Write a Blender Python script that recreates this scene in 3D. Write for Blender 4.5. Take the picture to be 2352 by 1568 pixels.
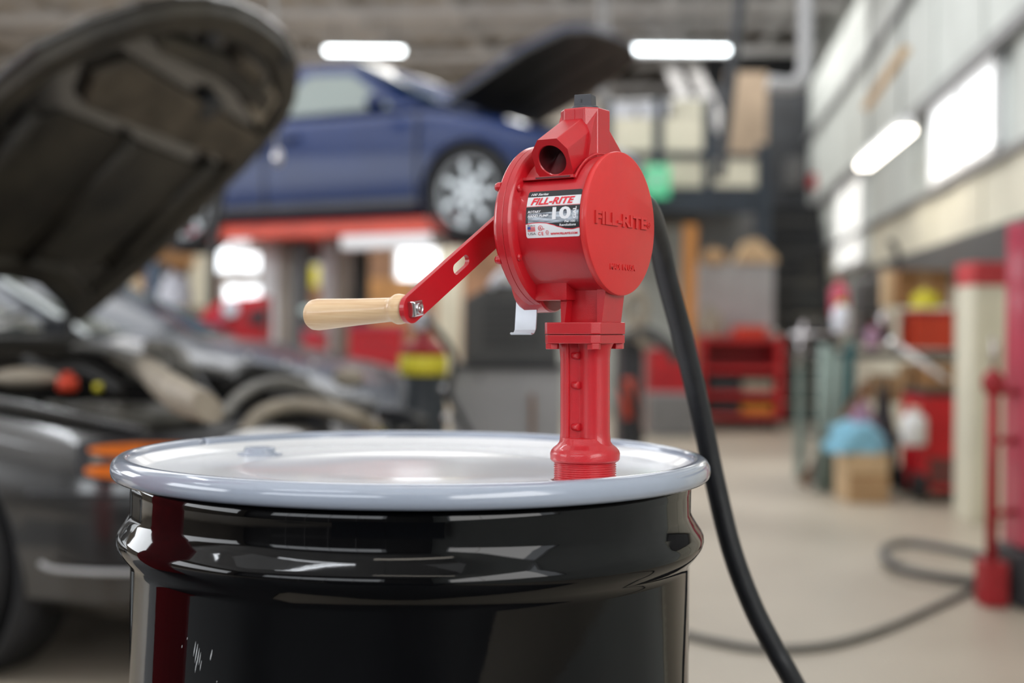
import bpy, bmesh, math, random
from mathutils import Vector, Matrix
random.seed(7)
SC = bpy.context.scene
for o in list(bpy.data.objects): bpy.data.objects.remove(o)
PI = math.pi

# ------------------------------------------------------------------ camera, world, exposure
FPX = 3100.0                       # focal length in pixels of the 2352 px wide frame
CZ = 1.013
cam_d = bpy.data.cameras.new('camera'); cam = bpy.data.objects.new('camera', cam_d)
SC.collection.objects.link(cam); SC.camera = cam
cam_d.sensor_width = 36.0; cam_d.lens = FPX / 2352 * 36.0
cam_d.clip_start = 0.05; cam_d.clip_end = 200
CAMROT = (Matrix.Rotation(PI / 2 - 0.0084, 3, 'X') @ Matrix.Rotation(0.0097, 3, 'Z'))
cam.matrix_world = Matrix.Translation((0, 0, CZ)) @ CAMROT.to_4x4()
cam_d.dof.use_dof = True; cam_d.dof.focus_distance = 1.255
cam_d.dof.aperture_fstop = 2.6; cam_d.dof.aperture_blades = 0
SC.view_settings.view_transform = 'Standard'; SC.view_settings.look = 'None'
SC.view_settings.gamma = 1.0; SC.view_settings.use_curve_mapping = False
SC.view_settings.exposure = 0.0
SC.cycles.max_bounces = 7; SC.cycles.diffuse_bounces = 3; SC.cycles.glossy_bounces = 4
SC.cycles.transmission_bounces = 4; SC.cycles.sample_clamp_indirect = 6.0
SC.cycles.caustics_reflective = False; SC.cycles.caustics_refractive = False

world = bpy.data.worlds.new('sky'); SC.world = world; world.use_nodes = True
bgn = world.node_tree.nodes['Background']
bgn.inputs[0].default_value = (0.86, 0.93, 1.0, 1); bgn.inputs[1].default_value = 2.0

# room frame: the hall runs along a direction a little right of the view
ROOM = math.radians(-6.83)
E1 = Vector((math.cos(ROOM), math.sin(ROOM), 0)); D1 = Vector((-math.sin(ROOM), math.cos(ROOM), 0))
def RP(p, q, z): return E1 * p + D1 * q + Vector((0, 0, z))
PR, PL, QB, QF, CEIL = 1.917, -10.5, -5.5, 22.5, 5.3      # right wall, left wall, back, far, ceiling

def area(name, loc, rot, sx, sy, power, col=(1, 1, 1)):
    l = bpy.data.lights.new(name, 'AREA'); l.shape = 'RECTANGLE'; l.size = sx; l.size_y = sy
    l.energy = power; l.color = col
    o = bpy.data.objects.new(name, l); SC.collection.objects.link(o)
    o.location = loc; o.rotation_euler = rot
    return o
# daylight entering by the big bay doors behind and to the left of the camera, and by the right hand windows
area('bay_door_daylight', RP(-3.6, QB + 0.25, 3.1), (PI / 2, 0, ROOM), 6.4, 1.7, 95, (0.90, 0.95, 1.0))
area('side_window_daylight', RP(PR - 0.12, -1.6, 2.1), (PI / 2, 0, ROOM + PI / 2), 3.4, 1.6, 75, (1.0, 0.97, 0.93))
area('left_bay_daylight', RP(PL + 0.3, 2.0, 3.1), (PI / 2, 0, ROOM - PI / 2), 13.0, 2.4, 640, (0.92, 0.96, 1.0))

# ------------------------------------------------------------------ helpers
def P(px, py, Y):
    "point at depth Y seen at pixel px, py of the 2352x1568 frame"
    d = CAMROT @ Vector(((px - 1176) / FPX, -(py - 784) / FPX, -1.0))
    return Vector((0, 0, CZ)) + d * (Y / d.y)

MATS = {}
def mat(name, base, rough=0.5, metal=0.0, var=0.12, scale=6.0, bump=0.0, bscale=None, coat=0.0, spec=0.5,
        emit=None, estr=0.0, base2=None, stretch=(1, 1, 1), trans=0.0, alpha=1.0, rvar=0.0):
    if name in MATS: return MATS[name]
    m = bpy.data.materials.new(name); m.use_nodes = True
    nt = m.node_tree; b = nt.nodes['Principled BSDF']
    b.inputs['Roughness'].default_value = rough; b.inputs['Metallic'].default_value = metal
    b.inputs['Specular IOR Level'].default_value = spec
    if coat: b.inputs['Coat Weight'].default_value = coat; b.inputs['Coat Roughness'].default_value = 0.08
    if trans: b.inputs['Transmission Weight'].default_value = trans
    if alpha < 1: b.inputs['Alpha'].default_value = alpha
    if emit:
        b.inputs['Emission Color'].default_value = (*emit, 1); b.inputs['Emission Strength'].default_value = estr
    tc = nt.nodes.new('ShaderNodeTexCoord'); mp = nt.nodes.new('ShaderNodeMapping')
    mp.inputs['Scale'].default_value = stretch
    nt.links.new(tc.outputs['Object'], mp.inputs['Vector'])
    n = nt.nodes.new('ShaderNodeTexNoise'); n.inputs['Scale'].default_value = scale; n.inputs['Detail'].default_value = 5
    nt.links.new(mp.outputs[0], n.inputs['Vector'])
    r = nt.nodes.new('ShaderNodeValToRGB')
    c2 = base2 or tuple(min(1, c * (1 + var)) for c in base); c1 = base if base2 else tuple(c * (1 - var) for c in base)
    r.color_ramp.elements[0].color = (*c1, 1); r.color_ramp.elements[1].color = (*c2, 1)
    r.color_ramp.elements[0].position = 0.32; r.color_ramp.elements[1].position = 0.68
    nt.links.new(n.outputs['Fac'], r.inputs[0]); nt.links.new(r.outputs[0], b.inputs['Base Color'])
    if rvar:
        mr = nt.nodes.new('ShaderNodeMapRange'); mr.inputs[3].default_value = rough - rvar; mr.inputs[4].default_value = rough + rvar
        nt.links.new(n.outputs['Fac'], mr.inputs[0]); nt.links.new(mr.outputs[0], b.inputs['Roughness'])
    if bump:
        n2 = nt.nodes.new('ShaderNodeTexNoise'); n2.inputs['Scale'].default_value = bscale or scale * 4; n2.inputs['Detail'].default_value = 3
        nt.links.new(mp.outputs[0], n2.inputs['Vector'])
        bp = nt.nodes.new('ShaderNodeBump'); bp.inputs['Strength'].default_value = bump; bp.inputs['Distance'].default_value = 0.02 if (bscale or 0) < 900 else 0.002
        nt.links.new(n2.outputs['Fac'], bp.inputs['Height']); nt.links.new(bp.outputs[0], b.inputs['Normal'])
    MATS[name] = m
    return m

class MB:
    def __init__(s, T=None): s.bm = bmesh.new(); s.T = T or Matrix.Identity(4)
    def _add(s, vs, fs, smooth=False):
        v = [s.bm.verts.new(s.T @ Vector(p)) for p in vs]
        for f in fs:
            try: fc = s.bm.faces.new([v[i] for i in f]); fc.smooth = smooth
            except ValueError: pass
        return v
    def box(s, lo, hi, bev=0.0):
        x0, y0, z0 = lo; x1, y1, z1 = hi
        if bev <= 0:
            s._add([(x0,y0,z0),(x1,y0,z0),(x1,y1,z0),(x0,y1,z0),(x0,y0,z1),(x1,y0,z1),(x1,y1,z1),(x0,y1,z1)],
                   [(3,2,1,0),(4,5,6,7),(0,1,5,4),(1,2,6,5),(2,3,7,6),(3,0,4,7)])
        else:
            t = bmesh.new()
            M = Matrix.Translation(((x0+x1)/2,(y0+y1)/2,(z0+z1)/2)) @ Matrix.Diagonal((x1-x0,y1-y0,z1-z0,1))
            bmesh.ops.create_cube(t, size=1, matrix=M)
            bmesh.ops.bevel(t, geom=t.edges[:], offset=bev, segments=2, profile=0.6, affect='EDGES')
            s.merge(t)
        return s
    def merge(s, t, smooth=None):
        mp = {}
        for v in t.verts: mp[v] = s.bm.verts.new(s.T @ v.co)
        for f in t.faces:
            try:
                g = s.bm.faces.new([mp[v] for v in f.verts]); g.smooth = f.smooth if smooth is None else smooth
            except ValueError: pass
        t.free()
    def obox(s, c, ax, ay, az, hx, hy, hz, bev=0.0):
        "oriented box: centre, three unit axes, half sizes"
        M = Matrix((( ax[0],ay[0],az[0],c[0]),(ax[1],ay[1],az[1],c[1]),(ax[2],ay[2],az[2],c[2]),(0,0,0,1)))
        T = s.T; s.T = T @ M; s.box((-hx,-hy,-hz),(hx,hy,hz),bev); s.T = T; return s
    def lathe(s, prof, seg=48, c=(0,0,0), axis=(0,0,1), closed=False, caps=True, smooth=True):
        "profile of (radius, height) turned about axis through c"
        az = Vector(axis).normalized(); ax = az.orthogonal().normalized(); ay = az.cross(ax); c = Vector(c)
        n = len(prof); vs = []
        for (r, h) in prof:
            for k in range(seg):
                a = 2*PI*k/seg; vs.append(c + az*h + (ax*math.cos(a) + ay*math.sin(a))*r)
        fs = []
        for i in range(n if closed else n-1):
            j = (i+1) % n
            for k in range(seg):
                l = (k+1) % seg; fs.append((i*seg+k, i*seg+l, j*seg+l, j*seg+k))
        v = s._add(vs, fs, smooth)
        if caps and not closed:
            for row, flip in ((0, True), (n-1, False)):
                if prof[row][0] > 1e-6:
                    ring = v[row*seg:(row+1)*seg]
                    try: s.bm.faces.new(ring[::-1] if flip else ring)
                    except ValueError: pass
        return s
    def cyl(s, a, b, r, r2=None, seg=24, smooth=True, bev=0.0):
        a = Vector(a); b = Vector(b); L = (b-a).length
        r2 = r if r2 is None else r2
        pr = [(r,0),(r2,L)] if not bev else [(r-bev,0),(r,bev),(r2,L-bev),(r2-bev,L)]
        return s.lathe(pr, seg, a, b-a, smooth=smooth)
    def tube(s, pts, r, seg=12, res=8, caps=True, flat=1.0):
        pts = [Vector(p) for p in pts]
        if res > 1 and len(pts) > 2: pts = catmull(pts, res)
        n = len(pts); rr = r if isinstance(r, (list, tuple)) else None
        T0 = (pts[1]-pts[0]).normalized(); up = T0.orthogonal().normalized(); vs = []
        for i, p in enumerate(pts):
            t = (pts[min(i+1,n-1)] - pts[max(i-1,0)]).normalized()
            up = (up - t*up.dot(t)).normalized(); sd = t.cross(up)
            if rr: f = i/(n-1)*(len(rr)-1); k = min(int(f), len(rr)-2); ri = rr[k] + (rr[k+1]-rr[k])*(f-k)
            else: ri = r
            for k in range(seg):
                a = 2*PI*k/seg; vs.append(p + up*math.cos(a)*ri + sd*math.sin(a)*ri*flat)
        fs = [(i*seg+k, i*seg+(k+1)%seg, (i+1)*seg+(k+1)%seg, (i+1)*seg+k) for i in range(n-1) for k in range(seg)]
        v = s._add(vs, fs, True)
        if caps:
            try: s.bm.faces.new(v[:seg][::-1]); s.bm.faces.new(v[-seg:])
            except ValueError: pass
        return s
    def prism(s, poly, a, b, o=(0,0,0), ux=(1,0,0), uy=(0,0,1), smooth=False):
        "2D polygon in the plane ux, uy pushed from a to b along their normal"
        ux = Vector(ux); uy = Vector(uy); nz = ux.cross(uy).normalized(); o = Vector(o); n = len(poly)
        vs = [o + ux*x + uy*y + nz*a for x, y in poly] + [o + ux*x + uy*y + nz*b for x, y in poly]
        fs = [tuple(range(n))[::-1], tuple(range(n, 2*n))] + [(i, (i+1)%n, n+(i+1)%n, n+i) for i in range(n)]
        s._add(vs, fs, smooth); return s
    def ball(s, c, r, sx=1, sy=1, sz=1, u=16, v=10):
        t = bmesh.new(); bmesh.ops.create_uvsphere(t, u_segments=u, v_segments=v, radius=r,
            matrix=Matrix.Translation(c) @ Matrix.Diagonal((sx,sy,sz,1)))
        for f in t.faces: f.smooth = True
        s.merge(t); return s
    def bevel(s, off, seg=2, ang=35):
        bmesh.ops.remove_doubles(s.bm, verts=s.bm.verts[:], dist=1e-6)
        es = [e for e in s.bm.edges if len(e.link_faces) == 2 and e.calc_face_angle(0) > math.radians(ang)]
        bmesh.ops.bevel(s.bm, geom=es, offset=off, segments=seg, profile=0.6, affect='EDGES', clamp_overlap=True)
        return s
    def build(s, name, m, parent=None, origin=None, smooth=None, ang=None):
        bm = s.bm
        bmesh.ops.recalc_face_normals(bm, faces=bm.faces[:])
        if smooth is not None:
            for f in bm.faces: f.smooth = smooth
        if ang is not None:
            for f in bm.faces: f.smooth = True
            for e in bm.edges: e.smooth = not (len(e.link_faces) == 2 and e.calc_face_angle(0) > math.radians(ang))
        me = bpy.data.meshes.new(name)
        if origin is not None:
            off = Vector(origin)
            for v in bm.verts: v.co -= off
        bm.to_mesh(me); bm.free(); me.materials.append(m)
        o = bpy.data.objects.new(name, me); SC.collection.objects.link(o)
        if origin is not None: o.location = origin
        if parent is not None:
            o.parent = parent
            if origin is None: o.matrix_parent_inverse = parent_world(parent).inverted()
            else: o.location = Vector(origin); o.matrix_parent_inverse = parent_world(parent).inverted()
        return o

def parent_world(o):
    M = Matrix.Translation(o.location) @ o.rotation_euler.to_matrix().to_4x4()
    if o.parent is not None: M = parent_world(o.parent) @ o.matrix_parent_inverse @ M
    return M

def catmull(pts, res):
    out = []; n = len(pts)
    for i in range(n-1):
        p0 = pts[max(i-1,0)]; p1 = pts[i]; p2 = pts[i+1]; p3 = pts[min(i+2,n-1)]
        for k in range(res):
            t = k/res
            out.append(0.5*((2*p1)+(-p0+p2)*t+(2*p0-5*p1+4*p2-p3)*t*t+(-p0+3*p1-3*p2+p3)*t**3))
    out.append(pts[-1]); return out

def thing(name, label, cat, loc=(0,0,0), rz=0.0, group=None):
    o = bpy.data.objects.new(name, None); SC.collection.objects.link(o)
    o.empty_display_size = 0.1; o.location = loc; o.rotation_euler = (0,0,rz)
    o['label'] = label; o['category'] = cat
    if group: o['group'] = group
    return o
def tag(o, label, cat, group=None, kind=None):
    o['label'] = label; o['category'] = cat
    if group: o['group'] = group
    if kind: o['kind'] = kind
    return o
def struct(o, label=None):
    o['kind'] = 'structure'
    if label: o['label'] = label
    return o

def rect(px0, py0, px1, py1, Y):
    "x0, x1, z0, z1 of the upright rectangle at depth Y that these pixels bound"
    c = P((px0+px1)/2, (py0+py1)/2, Y); l = P(px0, (py0+py1)/2, Y).x; r = P(px1, (py0+py1)/2, Y).x
    t = P((px0+px1)/2, py0, Y).z; b = P((px0+px1)/2, py1, Y).z
    return l, r, b, t

def text_bm(body, size=1.0, shear=0.0, offset=0.0, extrude=0.0, space=1.0, sx=1.0, bevel=0.0):
    "flat lettering as a bmesh, centred on its bounding box; x right, y up"
    c = bpy.data.curves.new('t', 'FONT'); c.body = body; c.size = size; c.shear = shear; c.offset = offset
    c.extrude = extrude; c.space_character = space; c.resolution_u = 3; c.bevel_depth = bevel; c.bevel_resolution = 0
    o = bpy.data.objects.new('t', c); SC.collection.objects.link(o)
    bpy.context.view_layer.update()
    me = bpy.data.meshes.new_from_object(o.evaluated_get(bpy.context.evaluated_depsgraph_get()))
    bpy.data.objects.remove(o); bpy.data.curves.remove(c)
    t = bmesh.new(); t.from_mesh(me); bpy.data.meshes.remove(me)
    xs = [v.co.x for v in t.verts]; ys = [v.co.y for v in t.verts]
    cx = (min(xs)+max(xs))/2; cy = (min(ys)+max(ys))/2
    for v in t.verts: v.co.x = (v.co.x-cx)*sx; v.co.y -= cy
    return t, (max(xs)-min(xs))*sx, max(ys)-min(ys)
def fit_text(body, w, h, shear=0.0, bold=0.0, extrude=0.0, space=1.0, bevel=0.0):
    "lettering scaled to fill w by h"
    t, tw, th = text_bm(body, 1.0, shear, bold, 0.0 if not extrude else 1.0, space, 1.0, bevel)
    for v in t.verts:
        v.co.x *= w/tw; v.co.y *= h/th
        if extrude: v.co.z *= extrude
    return t

# ------------------------------------------------------------------ materials
M_floor = mat('concrete_floor', (0.37,0.32,0.255), 0.42, var=0.25, scale=0.55, bump=0.05, bscale=30, base2=(0.55,0.485,0.395), rvar=0.12)
M_wallp = mat('painted_siding', (0.56,0.59,0.56), 0.6, var=0.10, scale=1.2)
M_cream = mat('cream_panel', (0.72,0.69,0.56), 0.55, var=0.08, scale=2)
M_taupe = mat('taupe_wall', (0.36,0.32,0.27), 0.7, var=0.18, scale=0.8)
M_brownw = mat('brown_wall', (0.30,0.16,0.09), 0.7, var=0.3, scale=1.4)
M_ceil = mat('ceiling_deck', (0.60,0.585,0.57), 0.8, var=0.15, scale=1)
M_steelp = mat('painted_steel_grey', (0.66,0.64,0.63), 0.5, var=0.1, scale=3)
M_dark = mat('dark_steel', (0.025,0.027,0.032), 0.5, var=0.3, scale=4)
M_darkblue = mat('dark_blue_steel', (0.02,0.03,0.045), 0.45, var=0.2, scale=4)
M_red = mat('red_enamel', (0.55,0.012,0.02), 0.35, var=0.12, scale=5, coat=0.3)
M_redd = mat('dull_red_paint', (0.36,0.012,0.02), 0.5, var=0.2, scale=5)
M_redo = mat('orange_red_paint', (0.62,0.05,0.015), 0.45, var=0.12, scale=5)
M_pinkred = mat('faded_red_paint', (0.52,0.05,0.10), 0.4, var=0.15, scale=5, coat=0.3)
M_white = mat('white_paint', (0.78,0.79,0.80), 0.4, var=0.05, scale=5)
M_lgrey = mat('light_grey_paint', (0.42,0.42,0.43), 0.5, var=0.08, scale=4)
M_mgrey = mat('mid_grey_paint', (0.20,0.20,0.205), 0.5, var=0.1, scale=4)
M_dgrey = mat('charcoal_paint', (0.075,0.075,0.075), 0.55, var=0.12, scale=4)
M_card = mat('cardboard', (0.50,0.32,0.17), 0.8, var=0.12, scale=7)
M_card2 = mat('pale_cardboard', (0.66,0.47,0.28), 0.8, var=0.1, scale=7)
M_card3 = mat('brown_cardboard', (0.36,0.19,0.08), 0.8, var=0.2, scale=7)
M_yellow = mat('yellow_plastic', (0.75,0.66,0.04), 0.4, var=0.1, scale=6)
M_orange = mat('orange_plastic', (0.80,0.30,0.04), 0.45, var=0.1, scale=6)
M_orangeL = mat('orange_lens', (0.95,0.22,0.03), 0.15, var=0.15, scale=25, coat=1.0)
M_blueclo = mat('blue_cloth', (0.26,0.55,0.72), 0.9, var=0.15, scale=12, bump=0.3, bscale=18)
M_pinkclo = mat('mauve_cloth', (0.40,0.24,0.34), 0.9, var=0.15, scale=12, bump=0.3)
M_whclo = mat('white_cloth', (0.72,0.74,0.82), 0.9, var=0.08, scale=9, bump=0.3)
M_greenp = mat('pale_green_steel', (0.24,0.31,0.28), 0.5, var=0.15, scale=5)
M_teal = mat('teal_cloth', (0.02,0.10,0.11), 0.8, var=0.2, scale=8)
M_wood = mat('worn_wood', (0.24,0.12,0.06), 0.7, var=0.25, scale=8, stretch=(1,1,6))
M_rubber = mat('black_rubber', (0.012,0.013,0.016), 0.42, var=0.25, scale=40, bump=0.05, bscale=300)
M_tyre = mat('tyre_rubber', (0.02,0.02,0.022), 0.75, var=0.2, scale=20)
M_alloy = mat('alloy_wheel', (0.42,0.45,0.47), 0.35, metal=0.4, var=0.08, scale=10)
M_chrome = mat('chrome', (0.75,0.76,0.78), 0.12, metal=1.0, var=0.04, scale=20)
M_bluecar = mat('blue_car_paint', (0.0025,0.017,0.085), 0.36, metal=0.0, var=0.1, scale=3, coat=0.12, spec=0.28)
M_blackcar = mat('charcoal_car_paint', (0.026,0.025,0.024), 0.22, metal=0.2, var=0.12, scale=3, coat=1.0, spec=0.7)
M_greycar = mat('grey_car_paint', (0.10,0.11,0.13), 0.3, metal=0.3, var=0.1, scale=3, coat=0.7)
M_glass = mat('tinted_glass', (0.05,0.085,0.075), 0.06, var=0.1, scale=2, coat=1.0, spec=0.8)
M_glassc = mat('clear_tinted_glass', (0.30,0.42,0.37), 0.05, var=0.05, scale=2, trans=0.9)
M_under = mat('grimy_hood_underside', (0.010,0.009,0.008), 0.55, var=0.4, scale=3.2, base2=(0.070,0.060,0.044), bump=0.15, bscale=14)
M_hoodpan = mat('dusty_brown_insulation', (0.115,0.095,0.072), 0.8, var=0.4, scale=7, bump=0.2)
M_grime = mat('grimy_black_plastic', (0.018,0.017,0.016), 0.5, var=0.5, scale=6, bump=0.1)
M_dust = mat('dusty_beige_plastic', (0.33,0.285,0.225), 0.6, var=0.2, scale=8, bump=0.1)
M_dustd = mat('dusty_aluminium', (0.20,0.19,0.17), 0.5, metal=0.3, var=0.35, scale=9, bump=0.2)
M_lampglow = mat('fluorescent_tube', (0.95,0.97,1.0), 0.4, var=0.01, emit=(0.90,0.97,1.0), estr=9.0)
M_lampnear = mat('near_fluorescent_tube', (0.95,0.97,1.0), 0.4, var=0.01, emit=(0.92,0.96,1.0), estr=20.0)
M_lampglow2 = mat('warm_fluorescent_tube', (1.0,0.95,0.88), 0.4, var=0.01, emit=(1.0,0.93,0.82), estr=9.0)
M_day = mat('daylit_frosted_pane', (0.9,0.93,0.96), 0.4, var=0.02, emit=(0.90,0.95,1.0), estr=2.2)
M_dayR = mat('sunlit_frosted_pane', (0.9,0.92,0.92), 0.4, var=0.04, scale=2, emit=(0.97,0.98,1.0), estr=1.5)
M_daybig = mat('bay_door_pane', (0.9,0.93,0.96), 0.4, var=0.02, emit=(0.88,0.94,1.0), estr=1.3)
M_green = mat('lit_green_sign', (0.10,0.62,0.32), 0.4, var=0.05, emit=(0.10,0.62,0.32), estr=0.35)
M_pump = mat('red_pump_enamel', (0.50,0.006,0.014), 0.36, var=0.05, scale=30, bump=0.14, bscale=1500, coat=0.4, spec=0.5)
M_pumplit = mat('red_pump_enamel_lit', (0.66,0.022,0.022), 0.46, var=0.04, scale=30, bump=0.12, bscale=1300, coat=0.15, spec=0.5)  # same enamel made paler for the light on the disc face
M_plug = mat('grey_plastic_plug', (0.045,0.048,0.058), 0.45, var=0.1, scale=60, bump=0.03, bscale=500)
M_hole = mat('dark_bore', (0.10,0.005,0.008), 0.5, var=0.2, scale=40)
M_maple = mat('maple_handle', (0.66,0.42,0.22), 0.38, scale=38, base2=(0.80,0.58,0.35), stretch=(0.35,0.35,8.0), coat=0.25, bump=0.03, bscale=60)
M_zinc = mat('zinc_steel', (0.62,0.60,0.62), 0.2, metal=1.0, var=0.06, scale=60)
M_drumblk = mat('gloss_black_enamel', (0.002,0.002,0.0024), 0.045, var=0.2, scale=8, coat=0.0, spec=0.30, bump=0.004, bscale=30)
M_drumwht = mat('gloss_white_lid', (0.80,0.81,0.83), 0.16, var=0.02, scale=5, coat=0.25, spec=0.5)
M_ring = mat('pale_grey_ring_enamel', (0.33,0.37,0.45), 0.12, var=0.03, scale=20, coat=0.4)
M_lblw = mat('label_white', (0.82,0.83,0.86), 0.35, var=0.02)
M_lblk = mat('label_black', (0.012,0.014,0.018), 0.3, var=0.05)
M_lblr = mat('label_red', (0.78,0.02,0.04), 0.35, var=0.03)
M_lblb = mat('label_blue', (0.04,0.07,0.35), 0.35, var=0.03)
M_lblwat = mat('label_rippled_water', (0.015,0.025,0.05), 0.35, scale=420, base2=(0.55,0.62,0.70), stretch=(0.15,0.15,1.0))
M_grey = mat('label_grey', (0.2,0.2,0.2), 0.35, var=0.03)
M_ext = mat('gas_bottle_black', (0.022,0.028,0.035), 0.35, var=0.1, scale=6)

# ------------------------------------------------------------------ the setting
def room_box(p0, p1, q0, q1, z0, z1, mb=None, bev=0.0):
    mb = mb or MB()
    T = mb.T; mb.T = Matrix.Rotation(ROOM, 4, 'Z'); mb.box((p0,q0,z0),(p1,q1,z1),bev); mb.T = T
    return mb
struct(room_box(PL, PR, QB, QF, -0.2, 0.0).build('floor', M_floor), 'worn beige concrete workshop floor with oil stains')
struct(room_box(PL, PR, QB, QF, CEIL, CEIL+0.2).build('ceiling', M_ceil), 'grey corrugated workshop ceiling deck')

# far wall with window openings kept as proud framed windows
struct(room_box(PL, PR+0.2, QF, QF+0.2, 0, CEIL).build('wall_far', M_taupe), 'taupe block wall at the far end of the hall')
struct(room_box(PL-0.2, PL, QB, QF, 0, CEIL).build('wall_left', M_taupe), 'taupe wall on the left of the hall')
wb = room_box(PL, -7.0, QB-0.2, QB, 0, CEIL); room_box(-0.2, PR+0.2, QB-0.2, QB, 0, CEIL, wb); room_box(-7.0, -0.2, QB-0.2, QB, 4.0, CEIL, wb)
struct(wb.build('wall_back', M_dgrey), 'wall behind the camera with a wide bay door')
# bay door behind the camera: rails with glowing panes
d1 = MB(); 
for k in range(6): room_box(-7.0, -0.2, QB-0.12, QB-0.04, k*0.8-0.03, k*0.8+0.03 if k < 5 else 4.0, d1)
for k in range(6): room_box(-7.0+k*1.36-0.03, -7.0+k*1.36+0.03, QB-0.12, QB-0.04, 0, 4.0, d1)
door = struct(d1.build('door_1', M_lgrey), 'sectional bay door with glazed panels behind the camera')
for i in range(5):
    for j in range(3, 5):
        room_box(-7.0+i*1.36+0.03, -7.0+(i+1)*1.36-0.03, QB-0.10, QB-0.08, j*0.8+0.03, (j+1)*0.8-0.03 if j < 4 else 4.0).build('door_glass', M_daybig, door)

for i in range(5):
    for j in range(3): room_box(-7.0+i*1.36+0.03, -7.0+(i+1)*1.36-0.03, QB-0.11, QB-0.07, j*0.8+0.03, (j+1)*0.8-0.03).build('door_panel', M_dgrey, door)

# right wall: siding boards between three horizontal girts
WR = struct(room_box(PR, PR+0.2, QB, QF, 0, CEIL).build('wall_right', M_wallp), 'pale sheet-clad side wall with horizontal girts and frosted windows')
bands = [(0.0, 1.02, M_cream), (1.02, 1.36, M_cream), (1.66, 2.02, M_cream), (2.06, 2.66, M_wallp), (2.74, 3.7, M_wallp), (3.76, 4.9, M_wallp)]
for bi, (z0, z1, m) in enumerate(bands):
    q = 3.0; k = 0
    while q < QF-1.4:
        if not (bi == 3 and (8.0 < q+0.4 < 10.7 or 13.7 < q+0.4 < 15.9)) and not (bi == 2 and 13.7 < q+.4 < 15.9):
            room_box(PR-0.035-0.01*(k % 2), PR, q+0.012, q+0.80-0.012, z0, z1).build('panel', m, WR)
        q += 0.80; k += 1
for (z0, z1, th, m, nm) in ((2.02,2.06,0.09,M_mgrey,'girt'), (2.66,2.74,0.12,M_mgrey,'girt'), (3.70,3.76,0.10,M_mgrey,'girt')):
    room_box(PR-th, PR-0.046, 3.0, QF, z0, z1).build(nm, m, WR)
room_box(PR-0.10, PR-0.046, 3.0, 13.6, 1.38, 1.64).build('kick_board', M_dgrey, WR)

def window(n, q0, q1, z0, z1, m, label, cols=2):
    fr = MB()
    room_box(PR-0.09, PR-0.02, q0, q1, z0, z0+0.05, fr); room_box(PR-0.09, PR-0.02, q0, q1, z1-0.05, z1, fr)
    for k in range(cols+1):
        q = q0 + (q1-q0-0.05)*k/cols; room_box(PR-0.09, PR-0.02, q, q+0.05, z0, z1, fr)
    w = struct(fr.build('window_%d' % n, M_white), label)
    for k in range(cols):
        a = q0 + (q1-q0-0.05)*k/cols + 0.05; b = q0 + (q1-q0-0.05)*(k+1)/cols
        room_box(PR-0.055, PR-0.045, a, b, z0+0.05, z1-0.05).build('pane', m, w)
    return w
window(1, 8.1, 10.1, 2.07, 2.65, M_dayR, 'bright frosted window high in the pale side wall')
window(2, 13.7, 15.9, 1.70, 2.64, mat('hazy_frosted_pane', (0.9,0.92,0.90), 0.4, var=0.04, scale=2, emit=(1.0,0.99,0.93), estr=0.85), 'tall bright frosted window at the far end of the side wall')
window(3, -3.6, 0.4, 1.3, 3.0, M_daybig, 'side window behind the camera')

# ceiling: cross trusses, purlins
def truss(q, z0=4.62, z1=4.98, p0=-10.0, p1=PR-0.1):
    t = MB()
    for z in (z0, z1): room_box(p0, p1, q-0.06, q+0.06, z-0.045, z+0.045, t)
    tr = t.build('trim_%d' % int(q*10), M_steelp)
    struct(tr, 'open-web steel roof truss %s' % ('nearest the lamps' if q > 16 else 'over the lifted car'))
    n = 28; w = MB()
    for k in range(n):
        a = p0 + (p1-p0)*k/n; b = p0 + (p1-p0)*(k+1)/n; za, zb = (z0, z1) if k % 2 == 0 else (z1, z0)
        w.cyl(RP(a, q, za), RP(b, q, zb), 0.022, seg=6)
    o = w.build('web', M_steelp, tr); o['kind'] = 'stuff'
    return tr
for q in (12.6, 15.2, 17.6, 20.2): truss(q)
jo = MB()
for k in range(9): room_box(-9.6+k*1.35, -9.5+k*1.35, 2.0, QF, 5.0, 5.16, jo)
struct(jo.build('trim_joists', M_steelp), 'long roof joists running the length of the hall')

# fluorescent fixtures
def fluo(c, L, ang, m, label, grp='ceiling fluorescent fixtures', wide=0.16):
    t = thing('fluorescent_lamp', label, 'lamp', c, ang, grp)
    T = Matrix.Translation(c) @ Matrix.Rotation(ang, 4, 'Z')
    MB(T).prism([(-wide/2,0.02),(-wide/2+0.03,0.09),(wide/2-0.03,0.09),(wide/2,0.02)], -L/2, L/2, ux=(0,1,0), uy=(0,0,1)).build('housing', M_white, t)
    for s in (-1, 1):
        MB(T).cyl((-L/2+0.02, s*wide*0.24, 0.0), (L/2-0.02, s*wide*0.24, 0.0), 0.025, seg=12).build('tube', m, t)
        MB(T).cyl((s*L*0.38, 0, 0.08), (s*L*0.38, 0, CEIL - c[2] - 0.01), 0.006, seg=6).build('hanger', M_dark, t)
    return t
fluo(P(1466, 113, 17.2), 2.35, 0.0, M_lampglow, 'long bright ceiling tube lamp above and right of the pump')
fluo(P(837, 117, 17.0), 1.0, 0.0, M_lampglow, 'short bright ceiling tube lamp above the blue car roof')
a = P(1982, 388, 10.6); b = P(2086, 290, 8.6)
MWALL = (a+b)/2
fluo(MWALL, 1.9, math.atan2((b-a).y, (b-a).x), M_lampglow2, 'glaring tube lamp hung beside the bright side wall', wide=0.13)
FIXL = ['nearest left bay behind the camera', 'bay of the charcoal car, unseen, turned to streak its fender', 'far left bay, unseen, turned for the same streak', 'space behind the camera on the window side', 'drum and the red pump', 'left end of the blue car bay', 'front end of the blue car bay']  # lengthwise near tubes are placed and brightened for the charcoal fender highlight
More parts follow.
